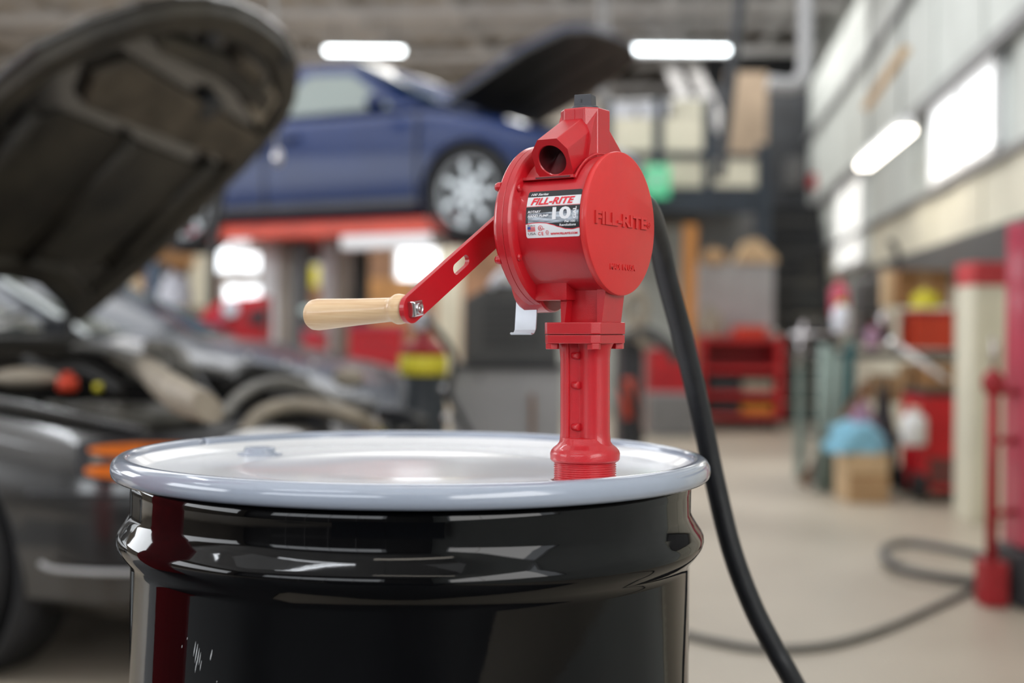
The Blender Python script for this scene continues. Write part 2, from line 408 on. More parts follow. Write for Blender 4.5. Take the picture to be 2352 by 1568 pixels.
for fi, (p, q, z, L, an, m) in enumerate(((-2.3,-1.5,4.3,2.4,0,M_lampnear), (-3.5,3.4,4.4,2.4,PI/2,M_lampnear), (-5.6,1.2,4.4,2.4,PI/2,M_lampnear), (0.5,-2.4,4.2,2.4,0,M_lampglow2),
                            (0.4,2.2,4.5,2.4,0,M_lampglow2),(-5.0,7.4,4.6,2.4,0,M_lampglow),(-1.5,7.4,4.6,2.4,0,M_lampglow))):
    fluo(RP(p, q, z), L, ROOM+an, m, 'twin tube fixture hung over the ' + FIXL[fi])
area('fixture_glow_near', RP(-1.6, 1.2, 4.2), (0,0,ROOM), 6.0, 5.0, 66, (0.95,0.98,1.0))
area('fixture_glow_mid', RP(-3.0, 9.0, 4.5), (0,0,ROOM), 9.0, 6.0, 350, (0.98,0.99,1.0))
area('fixture_glow_far', RP(-2.5, 17.0, 4.5), (0,0,ROOM), 9.0, 6.0, 470, (1.0,0.985,0.96))

# the left part of the far wall stands nearer; its windows, boards and posters sit on it
QW = 20.2
room_w = MB(); room_box(PL, -0.9, QW, QW+0.2, 2.7, CEIL, room_w); room_box(-1.1, -0.9, QW+0.2, QF, 0, CEIL, room_w)
struct(room_w.build('wall_inner', M_taupe), 'taupe upper part of the far wall above the boarded part')
WBR = struct(room_box(PL, -0.9, QW+0.02, QW+0.2, 0, 2.7).build('wall_brown', M_brownw), 'reddish brown boarded lower part of the far wall')
k = 0
while PL + 0.45*(k+1) < -0.9:
    room_box(PL+0.45*k+0.01, PL+0.45*(k+1)-0.01, QW, QW+0.018, 0.02, 2.68).build('panel', M_brownw, WBR); k += 1
def wall_rect(px0, py0, px1, py1, q):
    def hit(px, py):
        d = CAMROT @ Vector(((px-1176)/FPX, -(py-784)/FPX, -1.0)); o = Vector((0,0,CZ)); return o + d*((q - o.dot(D1))/d.dot(D1))
    a, b = hit(px0, (py0+py1)/2), hit(px1, (py0+py1)/2); c, e = hit((px0+px1)/2, py0), hit((px0+px1)/2, py1)
    return a.dot(E1), b.dot(E1), e.z, c.z
def far_win(n, px0, py0, px1, py1, m, label):
    p0, p1, z0, z1 = wall_rect(px0, py0, px1, py1, QW)
    f = MB()
    for (a0,a1,b0,b1) in ((p0-.06,p1+.06,z0-.06,z0),(p0-.06,p1+.06,z1,z1+.06),(p0-.06,p0,z0,z1),(p1,p1+.06,z0,z1)): room_box(a0, a1, QW-.06, QW-.001, b0, b1, f)
    w = struct(f.build('window_%d' % n, M_white), label)
    room_box(p0, p1, QW-.03, QW-.01, z0, z1).build('pane', m, w)
    room_box((p0+p1)/2-.015, (p0+p1)/2+.015, QW-.045, QW-.031, z0, z1).build('glazing_bar', M_white, w)
    return w
far_win(4, 500, 528, 598, 622, M_day, 'bright bluish window under the lifted car, left of the lift posts')
far_win(5, 918, 548, 1008, 640, M_day, 'bright white window seen between crank arm and wheel')
far_win(6, 520, 655, 600, 690, M_day, 'low bright window over the red housing')
def wall_item(name, label, cat, px0, py0, px1, py1, m, th=.04, down=False, frame=None):
    p0, p1, z0, z1 = wall_rect(px0, py0, px1, py1, QW)
    if down: z0 = 0
    t = thing(name, label, cat, RP((p0+p1)/2, QW-.01, z0), ROOM)
    room_box(p0, p1, QW-th-.001, QW-.001, z0, z1, None, .004).build('face', m, t)
    fm = frame or M_white
    for (a0,a1,b0,b1) in ((p0-.03,p1+.03,z1,z1+.03),(p0-.03,p0,z0,z1),(p1,p1+.03,z0,z1)): room_box(a0, a1, QW-th-.012, QW-.001, b0, b1).build('frame', fm, t)
    return t

# ------------------------------------------------------------------ cars
def frame_matrix(origin, heading):
    h = Vector((heading[0], heading[1], 0)).normalized(); l = Vector((-h.y, h.x, 0))
    return Matrix(((h.x,l.x,0,origin[0]),(h.y,l.y,0,origin[1]),(0,0,1,origin[2]),(0,0,0,1)))

def loft(mb, rows, close_ends=True, smooth=True):
    "rows of equal-length point lists (closed rings)"
    n = len(rows[0]); vs = [p for r in rows for p in r]
    fs = [(i*n+k, i*n+(k+1)%n, (i+1)*n+(k+1)%n, (i+1)*n+k) for i in range(len(rows)-1) for k in range(n)]
    v = mb._add(vs, fs, smooth)
    if close_ends:
        for r in (v[:n][::-1], v[-n:]):
            try: mb.bm.faces.new(r)
            except ValueError: pass
    return mb

def body_rows(st):
    rows = []
    for (x, zb, zs, zt, hw) in st:
        half = [(0,zb),(hw*.82,zb),(hw*.97,zb+.07),(hw,zb+.22),(hw*1.0,(zb+zs)/2+.06),(hw*.975,zs-.09),(hw*.93,zs-.03),(hw*.84,zs+.005),(hw*.5,(zs+zt)/2+.015),(0,zt)]
        ring = [(x, y, z) for y, z in half] + [(x, -y, z) for y, z in half[-2:0:-1]]
        rows.append(ring)
    return rows

def interp(st, n=5):
    out = []
    for a, b in zip(st[:-1], st[1:]):
        for k in range(n):
            t = k/n; out.append(tuple(a[i]+(b[i]-a[i])*t for i in range(len(a))))
    out.append(st[-1]); return out

def boolean(o, cutters):
    for c in cutters:
        m = o.modifiers.new('cut', 'BOOLEAN'); m.operation = 'DIFFERENCE'; m.solver = 'EXACT'; m.object = c
    bpy.context.view_layer.update()
    me = bpy.data.meshes.new_from_object(o.evaluated_get(bpy.context.evaluated_depsgraph_get()))
    old = o.data; o.modifiers.clear(); o.data = me; me.name = old.name
    for c in cutters: bpy.data.objects.remove(c)

def wheel(parent, T, x, y, z, r, side, spokes=7, w=0.2, rot=0.0, simple=False):
    "tyre with rim, spokes and hub; side = -1 faces local -y"
    c = T @ Vector((x, y, z)); ax = (T.to_3x3() @ Vector((0, side, 0))).normalized()
    c0 = c - ax*w
    t = MB(); t.lathe([(r*.78,0.0),(r*.93,0.0),(r,0.04),(r,w-.04),(r*.95,w-.008),(r*.80,w),(r*.78,w-.02)], 40, c0, ax, closed=True)
    ty = t.build('wheel', M_tyre, parent)
    m = MB()
    m.lathe([(r*.78,w*.2),(r*.78,w-.012),(r*.75,w-.004),(r*.72,w-.03),(r*.70,w*.3)], 40, c0, ax, caps=False)
    m.lathe([(0.001,w-.03),(r*.13,w-.03),(r*.16,w-.05),(r*.16,w*.5)], 24, c0, ax, caps=False)
    up = Vector((0,0,1)); sd = ax.cross(up).normalized()
    for k in range(spokes):
        a = rot + 2*PI*k/spokes; d = up*math.cos(a) + sd*math.sin(a); e = ax.cross(d)
        m.obox(c0 + ax*(w-.045) + d*r*.44, d, e, ax, r*.31, r*.075, .014, 0.006)
    rim = m.build('rim', M_alloy, ty)
    d = MB(); d.cyl(c0+ax*(w*.35), c0+ax*(w*.42), r*.62, seg=32); d.build('brake_disc', M_dgrey, ty)
    return ty

def car(label, T, paint, st, wheels_x, r, green, windows, name='car', bay=None, nose_parts=True):
    t = thing(name, label, 'car', T.translation, math.atan2(T[1][0], T[0][0]))
    mb = MB(T); loft(mb, body_rows(interp(st, 4)))
    body = mb.build('body', paint, t)
    cut = []
    for wx in wheels_x:
        for s in (-1, 1):
            c = MB(T); c.cyl((wx, s*.60, r), (wx, s*1.1, r), r+.06, seg=36); cut.append(c.build('cut', paint))
    if bay:
        c = MB(T); c.prism(bay[0], bay[1], bay[2], o=(0,0,0), ux=(1,0,0), uy=(0,1,0)); cut.append(c.build('cut', paint))
    boolean(body, cut)
    for f in body.data.polygons: f.use_smooth = True
    a = body.data.attributes.new('sharp_edge', 'BOOLEAN', 'EDGE') if 'sharp_edge' not in body.data.attributes else None
    bm = bmesh.new(); bm.from_mesh(body.data)
    for e in bm.edges: e.smooth = not (len(e.link_faces) == 2 and e.calc_face_angle(0) > math.radians(38))
    bm.to_mesh(body.data); bm.free()
    for wx in wheels_x:
        for s in (-1, 1):
            lin = MB(T)
            lin.lathe([(0.001,-.015),(r+.055,-.012),(r+.055,.24),(r+.050,.24),(r+.050,0),(0.001,0)], 36, (wx, s*.60, r), (0,s,0), caps=False)
            lin.build('arch_liner', M_dark, t)
    for wx in wheels_x:
        for s in (-1, 1): wheel(t, T, wx, s*.855, r, r, s, rot=.2)
    # greenhouse: x, half base, half roof, base z, roof z
    g = MB(T); rows = []
    for (x, bw, rw, zb, zr) in green:
        rows.append([(x,bw,zb-.03),(x,bw,zb+.01),(x,rw+.03,zr-.09),(x,rw-.04,zr-.02),(x,0,zr+.02),(x,-rw+.04,zr-.02),(x,-rw-.03,zr-.09),(x,-bw,zb+.01),(x,-bw,zb-.03)])
    loft(g, rows); g.build('cabin', paint, t)
    for (poly, s, nm) in windows:      # side glass: x,z polygon leaning with the cabin side
        zb, zr = green[2][3], green[2][4]; bw, rw = green[2][1], green[2][2]+.03
        lean = lambda z: s*(bw + (rw-bw)*(z-zb)/(zr-.09-zb))
        gl = MB(T); out = [(x, lean(z)+s*.008, z) for x, z in poly]; inn = [(x, lean(z)-s*.01, z) for x, z in poly]
        n = len(poly); gl._add(out+inn, [tuple(range(n)), tuple(range(2*n-1, n-1, -1))] + [(i,(i+1)%n,n+(i+1)%n,n+i) for i in range(n)])
        gl.build(nm, M_glass, t)
    return t, body

# --- blue car on the lift
hB = Vector((0.8615, -0.5076, 0)); lB = Vector((0.5076, 0.8615, 0))
oB = Vector((-0.344, 9.6, 1.665)) + lB*.87
TB = frame_matrix(oB, hB)
stB = [(0.76,.34,.60,.62,.40),(0.70,.22,.66,.70,.60),(0.48,.19,.75,.81,.78),(0.10,.19,.86,.92,.865),(-0.40,.19,.95,1.00,.87),(-1.3,.19,.96,1.0,.875),
       (-2.4,.19,.98,1.02,.87),(-3.1,.20,1.0,1.06,.85),(-3.55,.26,.98,1.02,.78),(-3.68,.40,.86,.88,.66)]
gB = [(-.30,.70,.30,1.0,1.03),(-.62,.735,.50,1.0,1.20),(-1.25,.76,.56,1.0,1.43),(-1.9,.76,.56,1.0,1.46),(-2.45,.75,.55,1.01,1.42),(-3.15,.68,.40,1.03,1.10)]
wB = [([(-.72,1.0),(-1.2,1.30),(-1.85,1.35),(-1.85,1.0)], s, 'front_side_window') for s in (-1,1)] + \
     [([(-1.95,1.0),(-1.95,1.35),(-2.4,1.31),(-2.75,1.05),(-2.75,1.0)], s, 'rear_side_window') for s in (-1,1)]
carB, _ = car('dark blue sedan raised on the red lift with its hood open', TB, M_bluecar, stB, (0.0, -2.72), .325, gB, wB,
              bay=([(-.22,-.62),(.50,-.52),(.50,.52),(-.22,.62)], .62, 1.6))
w = MB(TB)   # windscreen
w._add([(-.36,-.66,1.03),(-.36,.66,1.03),(-1.22,.53,1.435),(-1.22,-.53,1.435),(-.37,-.66,1.01),(-.37,.66,1.01),(-1.23,.53,1.415),(-1.23,-.53,1.415)],
       [(0,1,2,3),(4,7,6,5),(0,4,5,1),(1,5,6,2),(2,6,7,3),(3,7,4,0)]); w.build('windscreen', M_glass, carB)
for s in (-1, 1):
    MB(TB).ball((-.72, s*.98, 1.0), .1, .55, 1.0, .62).build('door_mirror', M_bluecar, carB)
    MB(TB).box((-1.72, s*.885-.02, .80), (-1.52, s*.885+.02, .835), .008).build('door_handle', M_bluecar, carB)
    MB(TB).ball((.56, s*.64, .60), .13, 1.1, .6, .55).build('headlamp', M_glassc, carB)
ln = MB(TB)
for x in (-.42, -1.86): ln.box((x-.006,-.884,.30),(x+.006,-.868,.96))
ln.box((-2.3,-.886,.245),(-.40,-.872,.30)); ln.build('door_seams', M_dark, carB)
hb = math.radians(25)       # raised hood
Th = TB @ Matrix.Translation((-.28,0,1.05)) @ Matrix.Rotation(-hb, 4, 'Y')
hd = MB(Th); hd.prism([(0,-.66),(.7,-.68),(1.0,-.58),(1.1,-.36),(1.13,0),(1.1,.36),(1.0,.58),(.7,.68),(0,.66)], 0, .025, ux=(1,0,0), uy=(0,1,0))
hood = hd.build('hood', M_bluecar, carB)
hd = MB(Th)
hd.prism([(-.005,-.665),(.7,-.688),(1.008,-.586),(1.108,-.364),(1.138,0),(1.108,.364),(1.008,.586),(.7,.688),(-.005,.665)], -.035, -.0005, ux=(1,0,0), uy=(0,1,0))
for y in (-.4, 0, .4): hd.box((.1,y-.04,-.045),(.95,y+.04,-.018))
hd.build('hood_liner', M_grime, hood)
eb = MB(TB)
eb.box((-.1,-.35,.5),(.5,.3,.86),.03); eb.cyl((.42,-.45,.6),(.42,.45,.6),.06)
eb.build('engine', M_grime, carB)

# --- four arm lift carrying the blue car
lift = thing('vehicle_lift', 'red surface lift with pale pads under the blue car', 'lift', oB + hB*-1.35 - Vector((0,0,oB.z)), math.atan2(hB.y, hB.x))
TL = frame_matrix(oB, hB)
for s in (-1, 1):
    MB(TL).box((-2.55, s*.62-.17, .055), (-.15, s*.62+.17, .17), .012).build('runway', M_redo if s < 0 else M_redd, lift)
    MB(TL).box((-2.75, s*.62-.15, .06), (-2.55, s*.62+.15, .15), .012).build('ramp', M_pinkred, lift)
for x0, x1 in ((-1.15,-.32), (-2.28,-2.06)):
    MB(TL).box((x0,-.82,-.055), (x1,-.60,.05), .02).build('pad', M_white, lift)
for s in (-1, 1):
    MB(TL).box((-1.95, s*.40-.04, -1.66), (-1.8, s*.40+.04, .06), .01).build('scissor_arm', M_dgrey, lift)
MB(TL).box((-2.3,-.55,-1.665), (-.6,.55,-1.55), .01).build('base_frame', M_redd, lift)
for (a, b) in ((602, 680), (742, 800)):
    x0, x1, z0, z1 = rect(a, 500, b, 790, 11.2)
    xm = x0 + (x1-x0)*.52
    c = thing('lift_column', 'white and taupe steel column under the lifted car, %s' % ('left one with the wide white face' if a < 700 else 'right one behind the wooden handle'), 'column', ((x0+x1)/2, 11.2, 0), 0, 'steel columns behind the lift')
    MB().box((x0,11.1,0),(xm,11.3,z1+.12),.005).build('front_face', M_white, c)
    MB().box((xm+.002,11.12,0),(x1,11.34,z1+.12),.005).build('side_face', M_taupe, c)

# --- charcoal car in the foreground
hK = Vector((0.933,-0.361,0)).normalized(); lK = Vector((-hK.y, hK.x, 0))
A = P(235, 1065, 3.62)
oK = Vector((A.x, A.y, 0)) + hK*.35 + lK*.87
TK = frame_matrix(oK, hK)
stK = [(-.0,.30,.52,.54,.40),(-.04,.24,.60,.62,.56),(-.16,.20,.655,.69,.70),(-.40,.18,.72,.755,.82),(-.95,.18,.80,.86,.868),(-1.60,.18,.895,.96,.875),(-1.78,.18,.92,1.0,.875),
       (-2.9,.18,.93,1.0,.88),(-3.9,.20,.95,1.02,.86),(-4.6,.26,.92,.98,.80),(-4.75,.4,.8,.82,.66)]
gK = [(-1.80,.70,.35,.98,1.02),(-2.25,.74,.52,.98,1.22),(-2.80,.76,.57,.98,1.41),(-3.5,.76,.57,.98,1.43),(-4.0,.73,.5,1.0,1.30),(-4.4,.68,.4,1.02,1.1)]
wK = [([(-2.3,1.0),(-2.8,1.29),(-3.3,1.32),(-3.3,1.0)], s, 'side_window') for s in (-1,1)]
carK, bodyK = car('charcoal sedan with its hood propped wide open beside the black drum', TK, M_blackcar, stK, (-1.03, -3.75), .32, gK, wK,
           bay=([(-.22,-.52),(-.40,-.66),(-.9,-.72),(-1.66,-.70),(-1.66,.70),(-.9,.72),(-.40,.66),(-.22,.52)], .35, 1.5))
w = MB(TK)
w._add([(-1.84,-.68,1.00),(-1.76,0,1.0),(-1.84,.68,1.00),(-2.66,.55,1.37),(-2.62,0,1.40),(-2.66,-.55,1.37),(-1.86,-.68,.98),(-1.78,0,.98),(-1.86,.68,.98),(-2.68,.55,1.35),(-2.64,0,1.38),(-2.68,-.55,1.35)],
       [(0,1,4,5),(1,2,3,4),(6,11,10,7),(7,10,9,8),(0,6,7,1),(1,7,8,2),(2,8,9,3),(3,9,10,4),(4,10,11,5),(5,11,6,0)]); w.build('windscreen', M_glass, carK)
MB(TK).box((-1.76,-.66,.93),(-1.62,.66,.975),.015).build('cowl', M_grime, carK)
for s in (-1,1):
    wi = MB(TK); wi.tube([(-1.70,s*.1,.99),(-1.80,s*.35,1.03),(-1.90,s*.62,1.07)], .012, seg=8); wi.build('wiper', M_dark, carK)
# headlamps wrapping round the corners: dark bezel, amber lens over amber lens
def headlamp(s):
    def arc(z, off, x0=-.46, x1=-.05, n=9):
        out = []
        for k in range(n):
            x = x0 + (x1-x0)*k/(n-1)
            tab = [(-.95,.868),(-.40,.82),(-.16,.70),(-.04,.56),(0,.40)]
            for (a, ha), (b, hbb) in zip(tab[:-1], tab[1:]):
                if a <= x <= b: hw = ha + (hbb-ha)*(x-a)/(b-a); break
            out.append(Vector((x+off*.5, s*(hw+off), z)))
        return out
    def strip(z0, z1, off, m, nm, par, x0=-.46, x1=-.05, pinch=0.0):
        n = 13; mb = MB(TK); rows = []
        b0 = arc(z0, off, x0, x1, n); b1 = arc(z1, off, x0, x1, n); c0 = arc(z0, off-.05, x0, x1, n); c1 = arc(z1, off-.05, x0, x1, n)
        for k in range(n):
            f = 2*k/(n-1)-1; sq = (1-abs(f)**2.6*pinch); zm = (z0+z1)/2
            q = []
            for p in (b0[k], b1[k], c1[k], c0[k]): q.append((p.x, p.y, zm+(p.z-zm)*sq))
            rows.append(q)
        loft(mb, rows, smooth=False); return mb.build(nm, m, par)
    hl = strip(.582, .712, .004, M_dark, 'headlamp', carK, -.47, -.05, .35)
    strip(.655, .695, .012, M_orangeL, 'amber_lens', hl, -.43, -.10, .75)
    strip(.595, .640, .012, M_orangeL, 'amber_lens', hl, -.44, -.10, .65)
    strip(.640, .656, .010, M_chrome, 'reflector', hl, -.42, -.10, .3)
for s in (-1, 1): headlamp(s)
for s in (-1, 1):
    m = MB(TK); m.tube([(-.56, s*.862,.36),(-.50, s*.856,.345),(-.30, s*.80,.343),(-.10, s*.66,.343)], .008, seg=8); m.build('bumper_moulding', M_lgrey, carK)
    m = MB(TK); m.tube([(-.60, s*.868,.552),(-.40, s*.835,.552),(-.16,s*.715,.552),(-.05,s*.57,.552)], .006, seg=6); m.build('bumper_seam', M_dark, carK)
    m = MB(TK); m.tube([(-1.7,s*.80,.925),(-1.1,s*.785,.84),(-.6,s*.745,.765),(-.34,s*.70,.722)], .018, seg=8); m.build('fender_flange', M_dustd if s > 0 else M_blackcar, carK)

# hood: hinge at the cowl, opened 42 degrees
H2 = Vector((-1.839,5.57,1.03)); be = math.radians(42.3)
Uh = -lK; Vh = hK*math.cos(be) + Vector((0,0,math.sin(be)))
outline = [(-.06,-.03),(-.12,.16),(-.17,.38),(-.195,.7),(-.215,.98),(-.20,1.24),(-.13,1.36),(-.02,1.46),(.10,1.525),(.235,1.575),(.43,1.605),(.58,1.61),(.72,1.59),(.86,1.545),(.99,1.475),(1.12,1.37),
           (1.24,1.22),(1.30,1.05),(1.33,.85),(1.33,.5),(1.29,.2),(1.20,-.03),(1.02,.12),(.80,.21),(.57,.235),(.34,.20),(.12,.09)]
def inset(poly, d):
    n = len(poly); out = []
    area2 = sum(poly[i][0]*poly[(i+1)%n][1]-poly[(i+1)%n][0]*poly[i][1] for i in range(n))
    sg = 1 if area2 > 0 else -1
    for i in range(n):
        a = Vector(poly[i-1]); b = Vector(poly[i]); c = Vector(poly[(i+1)%n])
        n1 = Vector((-(b-a).y,(b-a).x)).normalized(); n2 = Vector((-(c-b).y,(c-b).x)).normalized()
        m = (n1+n2).normalized(); k = d/max(.5, m.dot(n1)); out.append(tuple(b + m*k*sg))
    return out
hd = MB(); hd.prism(outline, 0.0, .022, o=H2, ux=Uh, uy=Vh); hd.bevel(.008)
hood = hd.build('hood', M_blackcar, carK)
fr = MB(); i1 = inset(outline, .02); i2 = inset(outline, .13)
nz = Uh.cross(Vh).normalized(); n = len(outline)
def at(p, d): return H2 + Uh*p[0] + Vh*p[1] + nz*d
vs = [at(p, -.001) for p in i1] + [at(p, -.035) for p in inset(outline,.035)] + [at(p,-.035) for p in inset(outline,.115)] + [at(p,-.001) for p in i2]
fr._add(vs, [(r*n+i, r*n+(i+1)%n, (r+1)*n+(i+1)%n, (r+1)*n+i) for r in range(3) for i in range(n)])
fr.build('hood_frame', M_under, hood)
def hoodpad(poly, d0, d1, m, nm, bev=.01):
    q = MB(); q.prism(poly, d0, d1, o=H2, ux=Uh, uy=Vh); q.bevel(bev, 2, 30); return q.build(nm, m, hood)
hoodpad([(-.08,.98),(-.09,1.13),(.88,1.29),(.98,1.20),(.92,1.08)], -.04, -.001, M_hoodpan, 'cross_member')
hoodpad([(-.02,.42),(-.06,.90),(.95,1.02),(1.14,.9),(1.14,.42),(.9,.34),(.57,.38),(.25,.34)], -.018, -.001, M_under, 'insulation_pad')
hoodpad([(.02,1.24),(.06,1.33),(.50,1.42),(.88,1.41),(.80,1.36),(.45,1.33)], -.05, -.001, M_under, 'front_rib')
hoodpad([(-.02,1.18),(.02,1.32),(.12,1.37),(.15,1.25)], -.045, -.001, M_dust, 'latch_striker', .006)
hoodpad([(.20,1.36),(.25,1.42),(.40,1.45),(.40,1.40)], -.055, -.001, M_hoodpan, 'rib_patch', .006)
for (u, v, r) in ((.33,1.20,.05),(.62,1.47,.03),(.16,1.49,.03)):
    c = MB(); c.cyl(at((u,v), -.045), at((u,v), -.002), r, seg=16); c.build('access_hole', M_dark, hood)
for (a, b) in (((.1,.36),(.02,.95)),((1.05,.36),(1.08,1.0)),((.57,.36),(.55,.98))):
    q = MB(); q.cyl(at(a,-.02), at(b,-.02), .03, seg=10); q.build('rib', M_under, hood)
for s, hy in ((1, .62), (-1, -.70)):
    q = MB(TK); q.box((-1.80, hy-.03, .93), (-1.68, hy+.03, 1.05), .01); q.build('hood_hinge', M_dark, carK)
# engine bay contents
def KP(px, py, z):
    "point on the horizontal plane z seen at a pixel"
    d = CAMROT @ Vector(((px-1176)/FPX, -(py-784)/FPX, -1.0)); t = (z-CZ)/d.z
    return Vector((0,0,CZ)) + d*t
q = MB(TK); q.box((-1.45,-.52,.40),(-.55,.45,.66),.04); q.build('engine_block', M_grime, carK)
q = MB(TK); q.box((-1.30,-.28,.665),(-.75,.28,.735),.03)
for k in range(4): q.cyl((-1.2+k*.13,-.2,.735),(-1.2+k*.13,-.2,.76),.03,seg=12)
q.build('engine_cover', M_dustd, carK)
a, b, c, e = KP(185, 800, .90), KP(330, 845, .865), KP(400, 900, .845), KP(478, 935, .825)
q = MB(); q.tube([a + Vector((0,0,.0)), (a+b)/2 + Vector((0,0,.015)), b, c, e], [.022,.028,.034,.042,.040,.030], seg=14, flat=1.5); q.build('intake_duct', M_dust, carK)
q = MB(); q.tube([P(175,795,4.9), P(260,805,4.7), P(350,845,4.55), P(440,915,4.35)], [.012,.016,.016,.014], seg=10); q.build('duct_rib', M_dustd, carK)
q = MB(); pc = P(155, 880, 4.25); q.cyl(pc-Vector((0,0,.025)), pc+Vector((0,0,.02)), .032, seg=16, bev=.008); q.cyl(pc+Vector((0,0,.02)), pc+Vector((0,0,.035)), .014, seg=10); q.build('red_filler_cap', M_redo, carK)
q = MB(); q.ball(P(60, 868, 4.3), .085, 1.3, .8, .4); q.build('washer_bottle', M_dust, carK)
q = MB(); q.cyl(P(225,897,4.2), P(225,880,4.2), .012, seg=10); q.build('dipstick_cap', M_yellow, carK)
hoses = [([P(505,960,4.3),P(560,905,4.5),P(640,880,4.7),P(735,905,4.75),P(800,960,4.6)], .024, M_dustd),
         ([P(560,1000,4.2),P(600,950,4.3),P(690,930,4.4),P(800,950,4.4),P(860,985,4.5)], .026, M_dust),
         ([P(600,900,4.6),P(690,925,4.5),P(740,965,4.4),P(760,1010,4.3)], .018, M_grime),
         ([P(420,820,5.0),P(440,850,4.9),P(470,900,4.7),P(520,960,4.4)], .02, M_grime),
         ([P(330,800,5.0),P(400,810,5.0),P(430,860,4.8)], .035, M_dustd),
         ([P(60,830,4.7),P(120,850,4.6),P(200,850,4.6),P(280,900,4.4)], .022, M_grime),
         ([P(520,880,4.8),P(560,850,5.0),P(640,860,5.0),P(700,880,4.95)], .03, M_grime)]
for pts, r, m in hoses:
    q = MB(); q.tube(pts, r, seg=10); q.build('coolant_hose', m, carK)
q = MB(TK); q.box((-.50,.34,.50),(-.30,.62,.735),.015); q.box((-.47,.38,.735),(-.33,.58,.752),.006); q.build('battery', M_grime, carK)
q = MB(TK); q.box((-.26,-.60,.60),(-.12,.60,.655),.015); q.build('radiator_support', M_dustd, carK)
q = MB(TK); q.box((-.36,-.50,.42),(-.29,.50,.63),.01); q.build('radiator', M_dgrey, carK)
for y in (-.45, .45):
    q = MB(TK); q.cyl((-1.25,y*1.25,.80),(-1.25,y*1.25,.895),.085,.07,seg=24); q.cyl((-1.25,y*1.25,.895),(-1.25,y*1.25,.915),.03,seg=16); q.build('strut_tower', M_dustd, carK)
q = MB(); q.ball(P(800, 868, 5.1), .05, 1.2, .7, .8); q.build('amber_bulb_holder', M_dust, carK)

# --- third car parked beyond
TG = frame_matrix(oK + lK*2.75 - hK*1.15 + Vector((0,0,-.01)), hK)
stG = [(-.0,.30,.58,.60,.45),(-.10,.22,.66,.70,.66),(-.40,.18,.78,.83,.82),(-.95,.18,.88,.94,.868),(-1.60,.18,.93,1.0,.875),(-2.6,.18,.94,1.0,.88),(-3.9,.20,.95,1.0,.86),(-4.5,.26,.9,.95,.8),(-4.6,.4,.8,.82,.66)]
gG = [(-1.55,.68,.30,.97,1.0),(-2.0,.74,.52,.97,1.20),(-2.55,.76,.57,.97,1.40),(-3.2,.76,.57,.97,1.42),(-3.8,.73,.5,.98,1.3),(-4.3,.66,.4,.98,1.08)]
carG, _ = car('dark grey car parked just beyond the charcoal sedan', TG, M_greycar, stG, (-.95,-3.6), .31, gG,
              [([(-2.1,1.0),(-2.55,1.28),(-3.1,1.31),(-3.1,1.0)], -1, 'side_window')])
w = MB(TG); w._add([(-1.60,-.66,.99),(-1.60,.66,.99),(-2.50,.53,1.385),(-2.50,-.53,1.385),(-1.62,-.66,.97),(-1.62,.66,.97),(-2.52,.53,1.365),(-2.52,-.53,1.365)],
       [(0,1,2,3),(4,7,6,5),(0,4,5,1),(1,5,6,2),(2,6,7,3),(3,7,4,0)]); w.build('windscreen', M_glass, carG)

# ------------------------------------------------------------------ the drum
DX, DY = -0.1003, 1.41
drum = thing('steel_drum', 'gloss black steel drum with white lid under the red hand pump', 'drum', (DX, DY, 0))
def hoop(z):
    return [(.2866,z+.026),(.2880,z+.021),(.2925,z+.013),(.2972,z+.006),(.2995,z+.0015),(.3001,z-.003),(.2990,z-.008),(.2955,z-.014),(.2905,z-.020),(.2872,z-.0245),(.2860,z-.029)]
prof = [(0.001,.012),(.275,.012),(.284,.0),(.289,.002),(.290,.010),(.2865,.018)] + hoop(.30)[::-1] + hoop(.56)[::-1] + hoop(.8045)[::-1] + [(.2868,.850),(.2868,.868),(.280,.8685)]
MB().lathe(prof, 160, (DX,DY,0), caps=False).build('shell', M_drumblk, drum)
lid = MB()
lidprof = [(.2895,.8785),(.286,.8765),(.279,.8705),(.272,.8690),(.250,.8683),(.19,.8683),(.184,.8690),(.176,.8690),(.170,.8680),(.08,.8676),(0.0005,.8674)]
lid.lathe(lidprof[::-1], 160, (DX,DY,0), caps=False)
lidob = lid.build('lid', M_drumwht, drum)
rg = MB()
rp = [(.2880,.8770),(.2885,.8820),(.2905,.8845),(.2935,.8850),(.2985,.8842),(.3030,.8812),(.3055,.8765),(.3060,.8710),(.3050,.8665),(.3020,.8637),(.2965,.8630),(.2880,.8640)]
g0 = math.atan2(1.552-DY, -.3535-DX)
segs = 200; rows = []
for k in range(segs+1):
    an = g0 + .006 + (2*PI-.012)*k/segs; ca, sa = math.cos(an), math.sin(an)
    rows.append([(DX+ca*r, DY+sa*r, z) for r, z in rp])
loft(rg, rows)
ringob = rg.build('locking_ring', M_ring, drum)
q = MB(); e = Vector((math.cos(g0), math.sin(g0), 0)); tn = Vector((-e.y, e.x, 0)); cc = Vector((DX,DY,.870))
for s in (-1, 1): q.obox(cc + e*.318 + tn*s*.016, e, tn, Vector((0,0,1)), .013, .007, .010, .003)
q.cyl(cc + e*.320 - tn*.03, cc + e*.320 + tn*.03, .004, seg=12); q.cyl(cc + e*.320 - tn*.034, cc + e*.320 - tn*.028, .008, seg=6, smooth=False)
q.build('ring_bolt', M_ring, ringob)
# three-quarter inch bung plug on the far side
c = Vector((-.2875, 1.545, .868))
q = MB(); q.lathe([(.026,0),(.0255,.0018),(.0185,.0035),(.0175,.0075),(.0160,.0085),(.006,.0088),(.0055,.0065),(.0005,.0065)], 32, c)
q.build('vent_bung', M_ring, drum)
